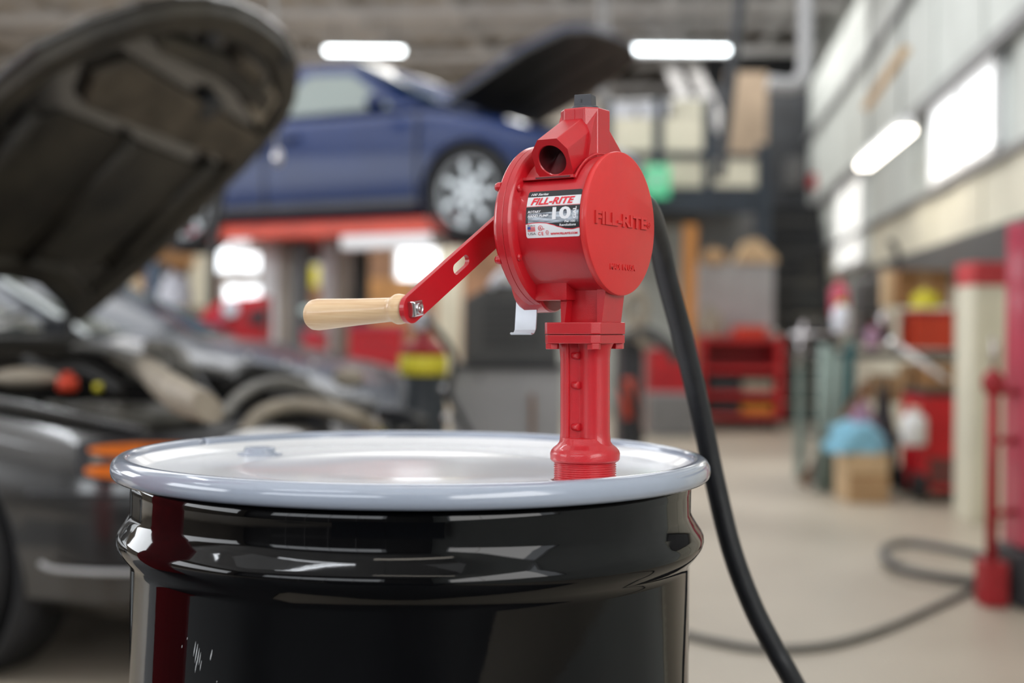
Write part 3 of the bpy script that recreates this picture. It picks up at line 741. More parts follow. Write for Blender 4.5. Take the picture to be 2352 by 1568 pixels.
# scratches on the front of the shell
q = MB()
for (px, py, L, w) in ((447,1490,34,1.5),(451,1500,44,1.6),(455,1508,40,1.4),(459,1512,30,1.2),(450,1530,30,1.3),(461,1528,24,1.1),(484,1508,16,1.6),(486,1500,18,1.4),(418,1484,7,1.0),(430,1466,6,1.0),(498,1565,4,1.5)):
    pts = []
    for k in range(5):
        yy = py + L*(k/4-.5); xx = px - (k/4-.5)*L*.16
        d = CAMROT @ Vector(((xx-1176)/FPX, -(yy-784)/FPX, -1.0))
        a2 = d.x**2+d.y**2; b2 = 2*(-DX*d.x-DY*d.y); c2 = DX**2+DY**2-.2863**2
        t = (-b2-math.sqrt(b2*b2-4*a2*c2))/(2*a2); pts.append(Vector((0,0,CZ))+d*t)
    q.tube(pts, [.00005,.00022*w,.00028*w,.0001], seg=4, res=1)
q.build('scratch', M_lblw, drum)['kind'] = 'stuff'

# ------------------------------------------------------------------ the hand pump
pb = P(1344, 1075, 1.28); TH0 = .868
Nn = Vector((.838,-.546,0)).normalized(); Tt = Vector((-Nn.y, Nn.x, 0))
TP = Matrix.Translation((pb.x, pb.y, TH0)) @ Matrix.Rotation(-0.0097, 4, 'Y') @ Matrix(((Nn.x,Tt.x,0,0),(Nn.y,Tt.y,0,0),(0,0,1,0),(0,0,0,1)))
pump = thing('hand_pump', 'red rotary hand pump screwed upright into the drum lid', 'pump', TP.translation)
HC = .2447
def PB(): return MB(TP)
# threaded foot
th = [(.0262,-.012),(.0280,-.011)]
z = -.010
while z < .0205: th += [(.0282,z),(.0297,z+.0008),(.0297,z+.0011),(.0282,z+.0019)]; z += .00212
th += [(.0282,.0222)]
q = PB().lathe(th, 72, (0,0,0), caps=False); q.build('threaded_foot', M_pump, pump)
q = MB(); q.lathe([(.0318,.0),(.0345,.0),(.0352,.0022),(.0330,.0042),(.0318,.0038)], 48, (pb.x,pb.y,.8675), closed=True); q.build('bung_collar', M_drumwht, lidob)
q = MB(); q.lathe([(.0005,.0012),(.0322,.0012)], 40, (pb.x,pb.y,.8684), caps=False); q.build('bung_gap', M_dark, lidob)
q = PB().lathe([(.0285,.0222),(.0315,.0216),(.0330,.0236),(.0332,.0290),(.0322,.0318),(.0300,.0345),(.0265,.0372),(.0240,.0405),(.0225,.0440),(.01,.0450)], 72, (0,0,0), caps=False)
# column: two fused tubes
def lobes(r, d, n=14):
    out = []
    for s, a0 in ((1, -PI/2), (-1, PI/2)):
        for k in range(n+1):
            a = a0 + PI*k/n; out.append((s*d + r*math.cos(a), r*math.sin(a)))
    # dent between the lobes on both faces
    res = []
    for i, p in enumerate(out):
        res.append(p)
        if i == n: res += [(d*.45, r*.86), (d*.0, r*.72), (-d*.45, r*.86)]
        if i == 2*n+1: res += [(-d*.45, -r*.86), (0, -r*.72), (d*.45, -r*.86)]
    return res
ring = lobes(.0146, .0103)
rows = []
for h, f in ((.034,1.12),(.041,1.03),(.050,1.0),(.118,1.0),(.127,1.03),(.1335,1.16)): rows.append([(x*f, y*f, h) for x, y in ring])
loft(q, rows)
q.obox((-.0103,-.0148,.085), (1,0,0), (0,1,0), (0,0,1), .0017, .0016, .050, .0006)      # parting line rib
for h in (.122, .094, .0545):                                                               # casting stubs
    q.cyl((-.0060,-.0105,h), (.0012,-.0136,h), .0040, .0034, seg=14)
q.bevel(.0006, 2, 40)
q.build('column', M_pump, pump, ang=32)
# flange plates
def octa(h, c): return [(h-c,-h),(h,-h+c),(h,h-c),(h-c,h),(-h+c,h),(-h,h-c),(-h,-h+c),(-h+c,-h)]
q = PB().prism(octa(.0300,.0065), .1332, .1412, ux=(1,0,0), uy=(0,1,0)); q.bevel(.0008)
q.build('lower_flange', M_pump, pump)
q = PB().prism(octa(.0303,.0065), .1418, .1530, ux=(1,0,0), uy=(0,1,0)); q.bevel(.001)
q.build('upper_flange', M_pump, pump)
q = PB().prism(octa(.0285,.0065), .1408, .1422, ux=(1,0,0), uy=(0,1,0)); q.build('gasket', M_hole, pump)
for (x, y) in ((.0225,-.0225),(-.0225,-.0225),(.0225,.0225),(-.0225,.0225)):
    q = PB().cyl((x,y,.1278), (x,y,.1334), .0066, seg=6, smooth=False); q.bevel(.0006); q.build('flange_bolt', M_pump, pump)
# neck between flange and body
q = PB()
loft(q, [[(-.0165,-.0150,.151),(.0245,-.0150,.151),(.0245,.0150,.151),(-.0165,.0150,.151)],
         [(-.0165,-.0155,.160),(.0255,-.0155,.160),(.0255,.0155,.160),(-.0165,.0155,.160)],
         [(-.0190,-.0170,.200),(.0300,-.0170,.200),(.0300,.0170,.200),(-.0190,.0170,.200)]], smooth=False)
q.bevel(.002, 3)
q.prism([(-.0108,.1525),(-.0070,.1525),(-.0035,.180),(-.0035,.195),(-.0120,.195)], .0150, .0262, ux=(1,0,0), uy=(0,0,1))
q.prism([(-.0108,.1525),(-.0070,.1525),(-.0035,.180),(-.0035,.195),(-.0120,.195)], -.0262, -.0150, ux=(1,0,0), uy=(0,0,1))
q.prism([(.0235,.1525),(.0285,.1525),(.0335,.190),(.0235,.190)], -.0185, .0185, ux=(1,0,0), uy=(0,0,1))
q.box((-.0360,-.0325,.1735), (-.0010,.0325,.215), .0016)
q.build('neck', M_pump, pump, ang=30)
# body: cylinder, blended housing behind it, flange
q = PB()
q.lathe([(.0500,-.040),(.0655,-.036),(.0648,-.033),(.0640,-.028),(.0640,.030),(.0630,.033),(.02,.0335)], 120, (0,0,HC), (1,0,0), caps=False)
arc = [(.0665*math.cos(a), HC+.0665*math.sin(a)) for a in [math.radians(x) for x in (38,20,0,-20,-40)]]
hp = [(.0590,HC+.0480)] + [(.0655*math.cos(math.radians(a)), HC+.0655*math.sin(math.radians(a))) for a in (30,15,0,-15,-30)] + [(.03,HC-.05),(-.03,HC-.045)] + \
     [(-.044,HC+.0385),(-.0560,HC+.0395),(-.0560,HC+.0420),(-.0340,HC+.0450),(-.028,HC+.0590),(0,HC+.066),(.028,HC+.0590)]
q.prism(hp, -.0345, .0200, ux=(0,1,0), uy=(0,0,1))
q.prism([(.0110,HC+.1070),(-.0110,HC+.1070),(-.0190,HC+.0920),(-.0290,HC+.0560),(.0300,HC+.0560),(.0110,HC+.0700)], -.0190, .0195, ux=(0,1,0), uy=(0,0,1))
q.prism([(0,HC+.0945),(0,HC+.0500),(.0620,HC+.0400),(.0640,HC+.0480),(.0600,HC+.0610),(.0480,HC+.0745),(.0200,HC+.0955)], -.0125, .0125, ux=(0,1,0), uy=(0,0,1))
q.build('body', M_pump, pump, ang=28)
# fillet ridge where the housing steps down to the front barrel
q = PB(); pts = [(.0200, .0660*math.cos(math.radians(a)), HC+.0660*math.sin(math.radians(a))) for a in range(36, 146, 6)]
q.tube(pts, .0013, seg=8, res=2); q.build('fillet', M_pump, pump)
q = PB()
q.lathe([(.060,-.0345),(.0735,-.0346),(.0755,-.0356),(.0772,-.0372),(.0776,-.0425),(.0770,-.0429),(.0776,-.0434),(.0778,-.0495),(.0768,-.0512),(.0740,-.0520),(.0705,-.0525),(.0690,-.0560),(.0660,-.0600),(.050,-.0640),(.035,-.0655),(.026,-.0665),(.022,-.0720),(.015,-.0780),(.0140,-.0830),(.0005,-.0830)],
        128, (0,0,HC), (1,0,0), caps=False)
q.lathe([(.001,-.034),(.0305,-.034),(.0320,-.036),(.0325,-.060),(.0300,-.0645),(.024,-.0665),(.001,-.0670)], 48, (0,0,HC-.0500), (1,0,0), caps=False)
q.build('rear_flange', M_pump, pump, ang=30)
for a in (27, -27, 88, -88, 150, -150):
    w_ = -.0700*math.cos(math.radians(a)); h_ = HC + .0700*math.sin(math.radians(a))
    if abs(a) < 88: q = PB().lathe([(.0036,-.0348),(.0034,-.0332),(.0024,-.0322),(.0006,-.0320)], 20, (0,w_,h_), (1,0,0)); q.build('screw_boss', M_pump, pump)
    w_ = -.0742*math.cos(math.radians(a)); h_ = HC + .0742*math.sin(math.radians(a))
    q = PB().lathe([(.0044,-.0500),(.0044,-.0545),(.0034,-.0568),(.0006,-.0572)][::-1], 20, (0,w_,h_), (1,0,0)); q.build('cover_bolt', M_pump, pump)
# front disc with raised lettering
q = PB().lathe([(.0625,.0315),(.0655,.0322),(.0668,.0345),(.0672,.0372),(.0666,.0390),(.0650,.0398),(.0005,.0400)], 140, (0,0,HC), (1,0,0), caps=False)
disc = q.build('front_disc', M_pumplit, pump, ang=40)
def emboss(body, y0, y1, zc, hgt, m, par, name, depth=.0011, bold=.012, space=1.0):
    t = fit_text(body, y1-y0, hgt, 0, bold, depth, space, .0)
    for v in t.verts: x, y, zz = v.co; v.co = Vector((.0399 + zz*.5 + depth*.5, (y0+y1)/2 + x, HC + zc + y))
    o = PB(); o.merge(t); o.bevel(.00025, 1, 50); return o.build(name, m, par)
emboss('FILL-RITE', -.0520, .0472, .0030, .0118, M_pumplit, disc, 'raised_lettering', .0015, .035, 1.02)
emboss('MADE IN USA', -.0235, .0250, -.0405, .0056, M_pumplit, disc, 'raised_lettering', .0008, .015, 1.0)
emboss('®', .0490, .0560, .0020, .0065, M_pumplit, disc, 'raised_lettering', .0008, .01)
# top block, plug
q = PB(); oc = [(.0205,-.0110),(.0205,.0110),(.0110,.0205),(-.0110,.0205),(-.0205,.0110),(-.0205,-.0110),(-.0110,-.0205),(.0110,-.0205)]
loft(q, [[(x,y,HC+.045) for x,y in oc], [(x,y,HC+.1075) for x,y in oc], [(x*.95,y*.95,HC+.1088) for x,y in oc]], smooth=False)
q.bevel(.0010, 2)
q.obox((0,-.0205,HC+.0965),(1,0,0),(0,1,0),(0,0,1),.0005,.0004,.0105)
q.build('top_boss', M_pump, pump)
hp0 = HC + .1088
q = PB(); q.lathe([(.0132,0),(.0135,.0010),(.0135,.0026),(.0126,.0034),(.001,.0034)], 40, (0,0,hp0)); 
A_ = .0086
def sqr(f, h): return [(A_*f*1.41421*math.cos(math.radians(45+13+90*k)), A_*f*1.41421*math.sin(math.radians(45+13+90*k)), hp0+h) for k in range(4)]
loft(q, [sqr(1,.0030), sqr(.95,.0142)], smooth=False)
q.bevel(.0008, 2); plug = q.build('plug', M_plug, pump)
q = PB(); c13, s13 = math.cos(math.radians(13)), math.sin(math.radians(13)); q.obox((A_*.98*s13-.0012*c13,-A_*.98*c13-.0012*s13,hp0+.0080), (c13,s13,0), (-s13,c13,0), (0,0,1), .0005, .0005, .0016); q.build('plug_slot', M_dark, plug)
# outlet nose
al = math.radians(28); ca, sa = math.cos(al), math.sin(al)
O_ = Vector((0,-ca,-sa)); Vv = Vector((0,-sa,ca)); Fc = Vector((-.0025,-.0560,HC+.0560))
poly = [(-.0100,.0205),(.0105,.0205),(.0190,.0095),(.0190,-.0110),(.0175,-.0185),(-.0160,-.0185),(-.0200,-.0100),(-.0195,.0090)]
q = PB()
hole = [(.0148*math.cos(2*PI*k/40), .0148*math.sin(2*PI*k/40)-.0005) for k in range(40)]
def FP(p, d): return Fc + Vector((1,0,0))*p[0] + Vv*p[1] - O_*d
# outer skin, face ring, bore
n8 = len(poly)
v = q._add([FP(p,0) for p in poly] + [FP(p,.056) for p in poly], [(i,(i+1)%n8,n8+(i+1)%n8,n8+i) for i in range(n8)])
def ray_poly(a):
    d = (math.cos(a), math.sin(a)); best = None
    for i in range(n8):
        p = poly[i]; r = poly[(i+1)%n8]; ex, ey = r[0]-p[0], r[1]-p[1]; det = d[0]*(-ey)+ex*d[1]
        if abs(det) < 1e-12: continue
        t = (p[0]*(-ey)+ex*p[1])/det; s_ = (d[0]*p[1]-d[1]*p[0])/det
        if t > 0 and -1e-6 <= s_ <= 1+1e-6 and (best is None or t < best): best = t
    return (d[0]*best, d[1]*best)
angs = sorted(set([round(2*PI*k/40, 5) for k in range(40)] + [round(math.atan2(p[1],p[0]) % (2*PI), 5) for p in poly]))
m_ = len(angs); outr = [FP(ray_poly(a),0) for a in angs]; inr = [FP((.0148*math.cos(a), .0148*math.sin(a)),0) for a in angs]
inr1 = [FP((.0140*math.cos(a), .0140*math.sin(a)),.0010) for a in angs]; inr2 = []
for a in angs:
    dd = .002
    while dd < .022:
        p_ = FP((.0138*math.cos(a), .0138*math.sin(a)), dd)
        if math.hypot(p_.y, p_.z-HC) < .0668: break
        dd += .0005
    inr2.append(FP((.0138*math.cos(a), .0138*math.sin(a)), dd))
q._add(outr+inr+inr1, [(r*m_+i, r*m_+(i+1)%m_, (r+1)*m_+(i+1)%m_, (r+1)*m_+i) for r in range(2) for i in range(m_)])
bmesh.ops.remove_doubles(q.bm, verts=q.bm.verts[:], dist=2e-5)
es = [e for e in q.bm.edges if len(e.link_faces) == 2 and e.calc_face_angle(0) > .4 and (e.verts[0].co-e.verts[1].co).length > .01]
bmesh.ops.bevel(q.bm, geom=es, offset=.0007, segments=2, profile=.6, affect='EDGES', clamp_overlap=True)
nose = q.build('outlet_nose', M_pump, pump)
q = PB(); q._add(inr1+inr2+[FP((0,.003),.020)], [(i,(i+1)%m_,m_+(i+1)%m_,m_+i) for i in range(m_)] + [(m_+i, m_+(i+1)%m_, 2*m_) for i in range(m_)], True); q.build('bore', M_hole, nose)
q = PB(); q.box((-.0200,-.0566,HC+.0400),(.0165,-.0555,HC+.0413)); q.build('ledge_slot', M_hole, pump)
# silver hook below the flange at the back
q = PB(); rows = []
for (w_, h_) in ((-.012,.176),(-.0135,.160),(-.0150,.146),(-.0180,.1420),(-.0215,.1412),(-.0235,.1424)):
    rows.append([(-.070,w_,h_),(-.046,w_,h_),(-.046,w_+.0016,h_+.0012),(-.070,w_+.0016,h_+.0012)])
loft(q, rows, smooth=False); q.bevel(.0004); q.build('nozzle_hook', mat('galvanised_strip', (0.55,0.60,0.66), .3, metal=.35, var=.05, scale=60), pump)

# crank arm, nut, handle
ua = -.0893; Hb = Vector((0, 0, .2520)); dl = Vector((0,-.1556,-.0876)); L_ = dl.length; ad = dl.normalized(); ap = Vector((1,0,0)).cross(ad).normalized(); r_ = .0133
crank = PB()
def AP(a, b, c): return Vector((ua + c, 0, 0)) + Hb + ad*a + ap*b
out = [(r_*math.cos(x), r_*math.sin(x)) for x in [math.radians(90+180*k/16) for k in range(17)]] + [(L_ + r_*.96*math.cos(x), r_*.96*math.sin(x)) for x in [math.radians(-90+180*k/16) for k in range(17)]]
no = len(out)
sl0, sl1, sr = .083, .101, .0052
slot = [(sl0 + sr*math.cos(x), sr*math.sin(x)) for x in [math.radians(90+180*k/8) for k in range(9)]] + [(sl1 + sr*math.cos(x), sr*math.sin(x)) for x in [math.radians(-90+180*k/8) for k in range(9)]]
bmA = bmesh.new()
def flatplate(bm, c):
    vo = [bm.verts.new(AP(a,b,c)) for a, b in out]; vi = [bm.verts.new(AP(a,b,c)) for a, b in slot]
    eo = [bm.edges.new((vo[i], vo[(i+1)%no])) for i in range(no)]; ei = [bm.edges.new((vi[i], vi[(i+1)%len(vi)])) for i in range(len(vi))]
    bmesh.ops.triangle_fill(bm, edges=eo+ei, use_beauty=True); return vo, vi
v1 = flatplate(bmA, .0025); v2 = flatplate(bmA, -.0025)
for r1, r2 in zip(v1, v2):
    for i in range(len(r1)):
        try: bmA.faces.new((r1[i], r1[(i+1)%len(r1)], r2[(i+1)%len(r1)], r2[i]))
        except ValueError: pass
es = [e for e in bmA.edges if len(e.link_faces) == 2 and e.calc_face_angle(0) > 1.0]
bmesh.ops.recalc_face_normals(bmA, faces=bmA.faces[:])
bmesh.ops.bevel(bmA, geom=es, offset=.0007, segments=2, profile=.6, affect='EDGES', clamp_overlap=True)
crank.merge(bmA)
arm = crank.build('crank_arm', M_pump, pump)
q = PB(); q.cyl((ua-.006,0,Hb.z),(-.080,0,Hb.z), .0085, seg=24); q.build('shaft', M_pump, pump)
E_ = AP(L_-.001, 0, 0)
q = PB(); sq = .0068
cr = math.cos(math.radians(8)); sn = math.sin(math.radians(8))
qa = Vector((0,cr,sn)); qb = Vector((0,-sn,cr))
pl = []
for a, b in ((sq,sq),(-sq,sq),(-sq,-sq),(sq,-sq)): pl.append(E_ + qa*a + qb*b)
rows = [[p + Vector((.0026,0,0)) for p in pl], [p + Vector((.0085,0,0)) for p in pl], [E_ + (p-E_)*.80 + Vector((.0098,0,0)) for p in pl]]
loft(q, rows, smooth=False); q.bevel(.0005); nut = q.build('nut', M_zinc, pump)
q = PB(); q.lathe([(.0050,.0095),(.0050,.0108),(.0036,.0112),(.0034,.0106),(.0018,.0106),(.0016,.0110),(.0002,.0110)], 24, E_, (1,0,0)); q.build('bolt_end', M_zinc, nut)
ha = Vector((-1.0, .0, -.045)).normalized()
q = PB(); hs = E_ + Vector((-.0035,0,0))
q.lathe([(.0005,.0),(.0112,.0),(.0122,.0012),(.0131,.0050),(.0137,.0085),(.0136,.0110),(.0126,.0135),(.0112,.0160),(.0109,.0200),(.0112,.030),(.0122,.055),(.0135,.080),(.0145,.098),(.0148,.104),(.0143,.1095),(.0125,.1125),(.008,.1138),(.0005,.1142)], 64, hs, ha, caps=False)
hn = q.build('handle', M_maple, pump)

# label wrapped on the barrel
LW, LH, LR, LT0, LU0 = .0568, .0438, .0640, math.radians(-13.2), -.0258
lab_root = None
def lab_pt(a, b, k): # a, b in 0..1 from the lower left corner
    th_ = LT0 + b*LH/LR; R_ = LR + .00025 + k*.00012
    return Vector((LU0 + a*LW, -R_*math.cos(th_), HC + R_*math.sin(th_)))
def lab_grid(f0, f1, a0, a1, k, m, nm, par, nx=24, ny=10):
    "strip between the curves b=f0(a) and b=f1(a)"
    q = PB(); vs = []
    for i in range(nx+1):
        a = a0 + (a1-a0)*i/nx
        for j in range(ny+1): vs.append(lab_pt(a, f0(a) + (f1(a)-f0(a))*j/ny, k))
    q._add(vs, [(i*(ny+1)+j, (i+1)*(ny+1)+j, (i+1)*(ny+1)+j+1, i*(ny+1)+j+1) for i in range(nx) for j in range(ny)], True)
    return q.build(nm, m, par)
def lab_text(body, a0, a1, t0, t1, k, m, par, shear=0.0, bold=.0, rot=False, space=1.0):
    "t0, t1 measured downwards from the top edge"
    w_, h_ = (a1-a0), (t1-t0)
    t = fit_text(body, h_ if rot else w_, w_ if rot else h_, shear, bold, 0, space)
    bmesh.ops.triangulate(t, faces=t.faces[:])
    bmesh.ops.subdivide_edges(t, edges=[e for e in t.edges if e.calc_length() > .06], cuts=2)
    ca_, cb_ = (a0+a1)/2, 1-(t0+t1)/2
    for v in t.verts:
        x, y = (v.co.x, v.co.y) if not rot else (-v.co.y, v.co.x)
        v.co = lab_pt(ca_+x, cb_+y, k)
    q = PB(); q.merge(t); return q.build('lettering', m, par)
def wave(a):
    xs = [0,.12,.25,.38,.5,.62,.75,.87,1.0]; ys = [.705,.685,.682,.695,.735,.785,.830,.842,.815]
    for i in range(8):
        if a <= xs[i+1]+1e-9: f = (a-xs[i])/(xs[i+1]-xs[i]); f = f*f*(3-2*f)*.5+f*.5; return 1-(ys[i]+(ys[i+1]-ys[i])*f)
    return 1-ys[-1]
def rc(a):   # rounded corners
    r = .03; x = min(a, 1-a); return 0 if x >= r else (r - math.sqrt(max(0, r*r-(r-x)**2)))*LW/LH
label = lab_grid(lambda a: rc(a), lambda a: 1-rc(a), 0, 1, 0, M_lblw, 'label', pump, 60, 16)
label['label'] = 'white, red and black maker label on the pump barrel'
lab_grid(lambda a: .868, lambda a: 1-rc(a), 0, 1, 1, M_lblk, 'black_band', label, 60, 4)
lab_grid(lambda a: .655, lambda a: .664, 0, 1, 1, M_lblr, 'red_line', label, 20, 1)
lab_grid(lambda a: wave(a)-.012, lambda a: wave(a)+.004, 0, 1, 1, M_lblr, 'red_line', label, 40, 1)
lab_grid(lambda a: wave(a), lambda a: .650, 0, 1, 1, M_lblk, 'black_band', label, 40, 8)
lab_grid(lambda a: max(wave(a)+.004, .30), lambda a: .50+.05*a, .045, .985, 2, M_lblwat, 'water_picture', label, 40, 8)
lab_text('100 Series', .055, .385, .050, .105, 3, M_lblw, label, .3, .03)
lab_text('FILL-RITE', .075, .895, .160, .312, 3, M_lblr, label, .32, .035, space=1.03)
lab_text('ROTARY', .035, .285, .430, .483, 3, M_lblw, label, .3, .03)
lab_text('HAND PUMP', .035, .430, .520, .572, 3, M_lblw, label, .3, .03)
lab_text('10', .500, .845, .375, .635, 3, M_lblw, label, 0, .035, space=.95)
lab_text('GAL', .880, .945, .385, .630, 3, M_lblw, label, 0, .04, rot=True)
lab_text('Per 100', .735, .930, .660, .705, 3, M_lblw, label, 0, .03)
lab_text('Revolutions', .640, .940, .728, .778, 3, M_lblw, label, 0, .03)
lab_text('Made in', .035, .180, .725, .755, 3, M_grey, label, 0, .02)
lab_text('USA', .040, .190, .885, .935, 3, M_grey, label, 0, .01)
lab_text('UL', .250, .305, .772, .830, 3, M_lblr, label, 0, .03)
lab_text('us', .325, .355, .810, .830, 3, M_lblr, label, 0, .02)
lab_text('CE', .228, .330, .880, .950, 3, M_lblr, label, 0, .01, space=1.3)
lab_text('WWW.FILLRITE.COM', .465, .965, .905, .950, 3, M_lblr, label, .25, .04)
def lab_ring(ca_, ct_, ra, rb, th, seg, nm='ring_mark'):
    q = PB(); vs = []
    for k in range(seg):
        a = 2*PI*k/seg
        for f in (1, 1-th): vs.append(lab_pt(ca_ + ra*f*math.cos(a), 1-ct_ + rb*f*math.sin(a), 3))
    q._add(vs, [(2*k, 2*((k+1)%seg), 2*((k+1)%seg)+1, 2*k+1) for k in range(seg)]); q.build(nm, M_lblr, label)
lab_ring(.278, .800, .045, .055, .17, 28); lab_ring(.402, .893, .032, .045, .2, 6, 'hexagon_mark')
lab_text('Ex', .386, .418, .882, .905, 3, M_lblr, label); lab_text('ATEX', .376, .430, .942, .955, 3, M_lblr, label)
for k in range(7): lab_grid(lambda a: 1-(.768+.0145*k+.008), lambda a: 1-(.768+.0145*k), .035, .180, 3, M_lblr, 'flag_stripe', label, 2, 1)
lab_grid(lambda a: 1-.818, lambda a: 1-.765, .035, .095, 4, M_lblb, 'flag_canton', label, 2, 2)

# thick black delivery hose from the back of the pump to the floor
hose = MB()
hp_ = [P(1395,500,1.325), P(1440,470,1.37), P(1485,478,1.43), P(1514,560,1.49), P(1532,640,1.52), P(1572,790,1.56), P(1612,960,1.59), P(1641,1100,1.60), P(1680,1260,1.60), P(1728,1390,1.60), P(1780,1492,1.60), P(1825,1572,1.60),
       Vector((.42,1.62,.45)), Vector((.54,1.68,.20)), Vector((.70,1.80,.05)), Vector((.95,1.95,.0130)), Vector((1.35,1.9,.0130)), Vector((1.8,1.4,.0130))]
hose.tube(hp_, .0124, seg=24, res=8)
ho = hose.build('fuel_hose', M_rubber); tag(ho, 'thick black rubber hose running down behind the pump and drum', 'hose')

# ------------------------------------------------------------------ things in the hall, built where they stand
def crate(name, label, cat, px0, py0, px1, py1, Y, dep, m, floor=False, bev=.008, group=None, rz=0.0, flaps=None):
    if px0 > 1250:
        off = (px0-1176)*dep/(Y+dep); f = min(1, .35*(px1-px0)/max(off,1)); px0 += off*f; dep *= max(f, .35)
    elif px1 < 1100:
        off = (1176-px1)*dep/(Y+dep); f = min(1, .35*(px1-px0)/max(off,1)); px1 -= off*f; dep *= max(f, .35)
    x0, x1, z0, z1 = rect(px0, py0, px1, py1, Y)
    if floor: z0 = 0.0
    t = thing(name, label, cat, ((x0+x1)/2, Y+dep/2, z0), rz, group)
    T = Matrix.Translation(((x0+x1)/2, Y+dep/2, z0)) @ Matrix.Rotation(rz, 4, 'Z')
    w, h = (x1-x0)/2, z1-z0
    MB(T).box((-w,-dep/2,0),(w,dep/2,h), bev).build('body', m, t)
    if flaps:
        for s in (-1,1):
            q = MB(T); q.box((-w, s*dep/2-.003*s-.002, h-.004),(w, s*(dep/2+.07), h+.004)); q.build('flap', m, t)
        MB(T).box((-w*.16,-dep/2-.0015,h*.02),(w*.16,-dep/2-.0003,h*.98)).build('tape', flaps, t)
    return t, T, w, h, dep

def blob(name, label, cat, px0, py0, px1, py1, Y, m, sy=.6, n=3, seed=1):
    "soft heap of cloth"
    x0, x1, z0, z1 = rect(px0, py0, px1, py1, Y); rnd = random.Random(seed)
    w, h = (x1-x0)/2, (z1-z0)
    t = bmesh.new(); bmesh.ops.create_icosphere(t, subdivisions=4, radius=1)
    ph = [rnd.uniform(0, 6) for _ in range(6)]
    for v in t.verts:
        p = v.co.copy()
        f = 1 + .13*math.sin(p.x*5+ph[0]) * math.sin(p.y*6+ph[1]) + .10*math.sin(p.x*11+p.z*7+ph[2]) + .06*math.sin(p.y*14+p.x*9+ph[3])
        v.co = Vector((p.x*w*f, p.y*w*sy*f, max(-.02*h, p.z)*h*f)) 
    for f in t.faces: f.smooth = True
    q = MB(Matrix.Translation(((x0+x1)/2, Y+w*sy, z0))); q.merge(t)
    o = q.build(name, m); return tag(o, label, cat)

# --- mezzanine and its stair
YM = 15.2
x0, x1, z0, z1 = rect(1400, 432, 1765, 488, YM)
mz = thing('mezzanine', 'dark blue steel mezzanine deck with pale railing panels above the tool carts', 'mezzanine', (x0, YM, 0))
MB().box((x0-.9, YM, z0), (x1, YM+.14, z1), .01).build('deck_beam', M_darkblue, mz)
MB().box((x0-.9, YM+.15, z1-.06), (x1, YM+4.5, z1)).build('deck', M_dark, mz)
for px in (1395, 1513, 1628, 1752):
    a0, a1, b0, b1 = rect(px-11, 225 if px < 1700 else 330, px+11, 432, YM)
    MB().box((a0, YM+.02, b0),(a1, YM+.10, b1), .004).build('post', M_darkblue, mz)
for (a, b) in ((1406,1502),(1524,1617),(1639,1741)):
    for (y0, y1) in ((268,346),(366,428)):
        if y0 == 268 and a > 1600: continue
        a0, a1, b0, b1 = rect(a, y0, b, y1, YM)
        MB().box((a0, YM+.045, b0),(a1, YM+.07, b1), .004).build('panel', M_cream, mz)
a0, a1, b0, b1 = rect(1395, 350, 1752, 362, YM); MB().box((a0, YM+.01, b0),(a1, YM+.05, b1)).build('rail', M_darkblue, mz)
a0, a1, b0, b1 = rect(1736, 430, 1770, 760, YM); MB().box((a0, YM-.02, 0),(a1, YM+.14, b1), .006).build('column', M_darkblue, mz)
a0, a1, b0, b1 = rect(1395, 700, 1415, 760, YM); MB().box((a0-.7, YM, 0),(a0-.58, YM+.12, z0), .006).build('column', M_darkblue, mz)
sx0, sx1, sq = 1.14, PR-.075, 15.4
st_ = thing('stairs', 'black steel stair climbing to the mezzanine beside the pale wall', 'stairs', RP((sx0+sx1)/2, sq, 0), ROOM)
nst = 13; rise = z1/nst
for k in range(nst):
    yy = sq + k*.16
    room_box(sx0+.03, sx1-.03, yy, yy+.19, rise*(k+1)-.04, rise*(k+1)).build('tread', M_dgrey if k % 2 else M_dark, st_)
    room_box(sx0+.03, sx1-.03, yy+.145, yy+.16, rise*k+.02, rise*(k+1)-.045).build('riser', M_dark, st_)
for x in (sx0, sx1-.03):
    q = MB(Matrix.Rotation(ROOM, 4, 'Z')); q.prism([(sq-.05,0),(sq+.35,0),(sq+nst*.16,z1-.30),(sq+nst*.16,z1+.02),(sq-.05,.26)], x, x+.028, ux=(0,1,0), uy=(0,0,1)); q.build('stringer', M_dark, st_)
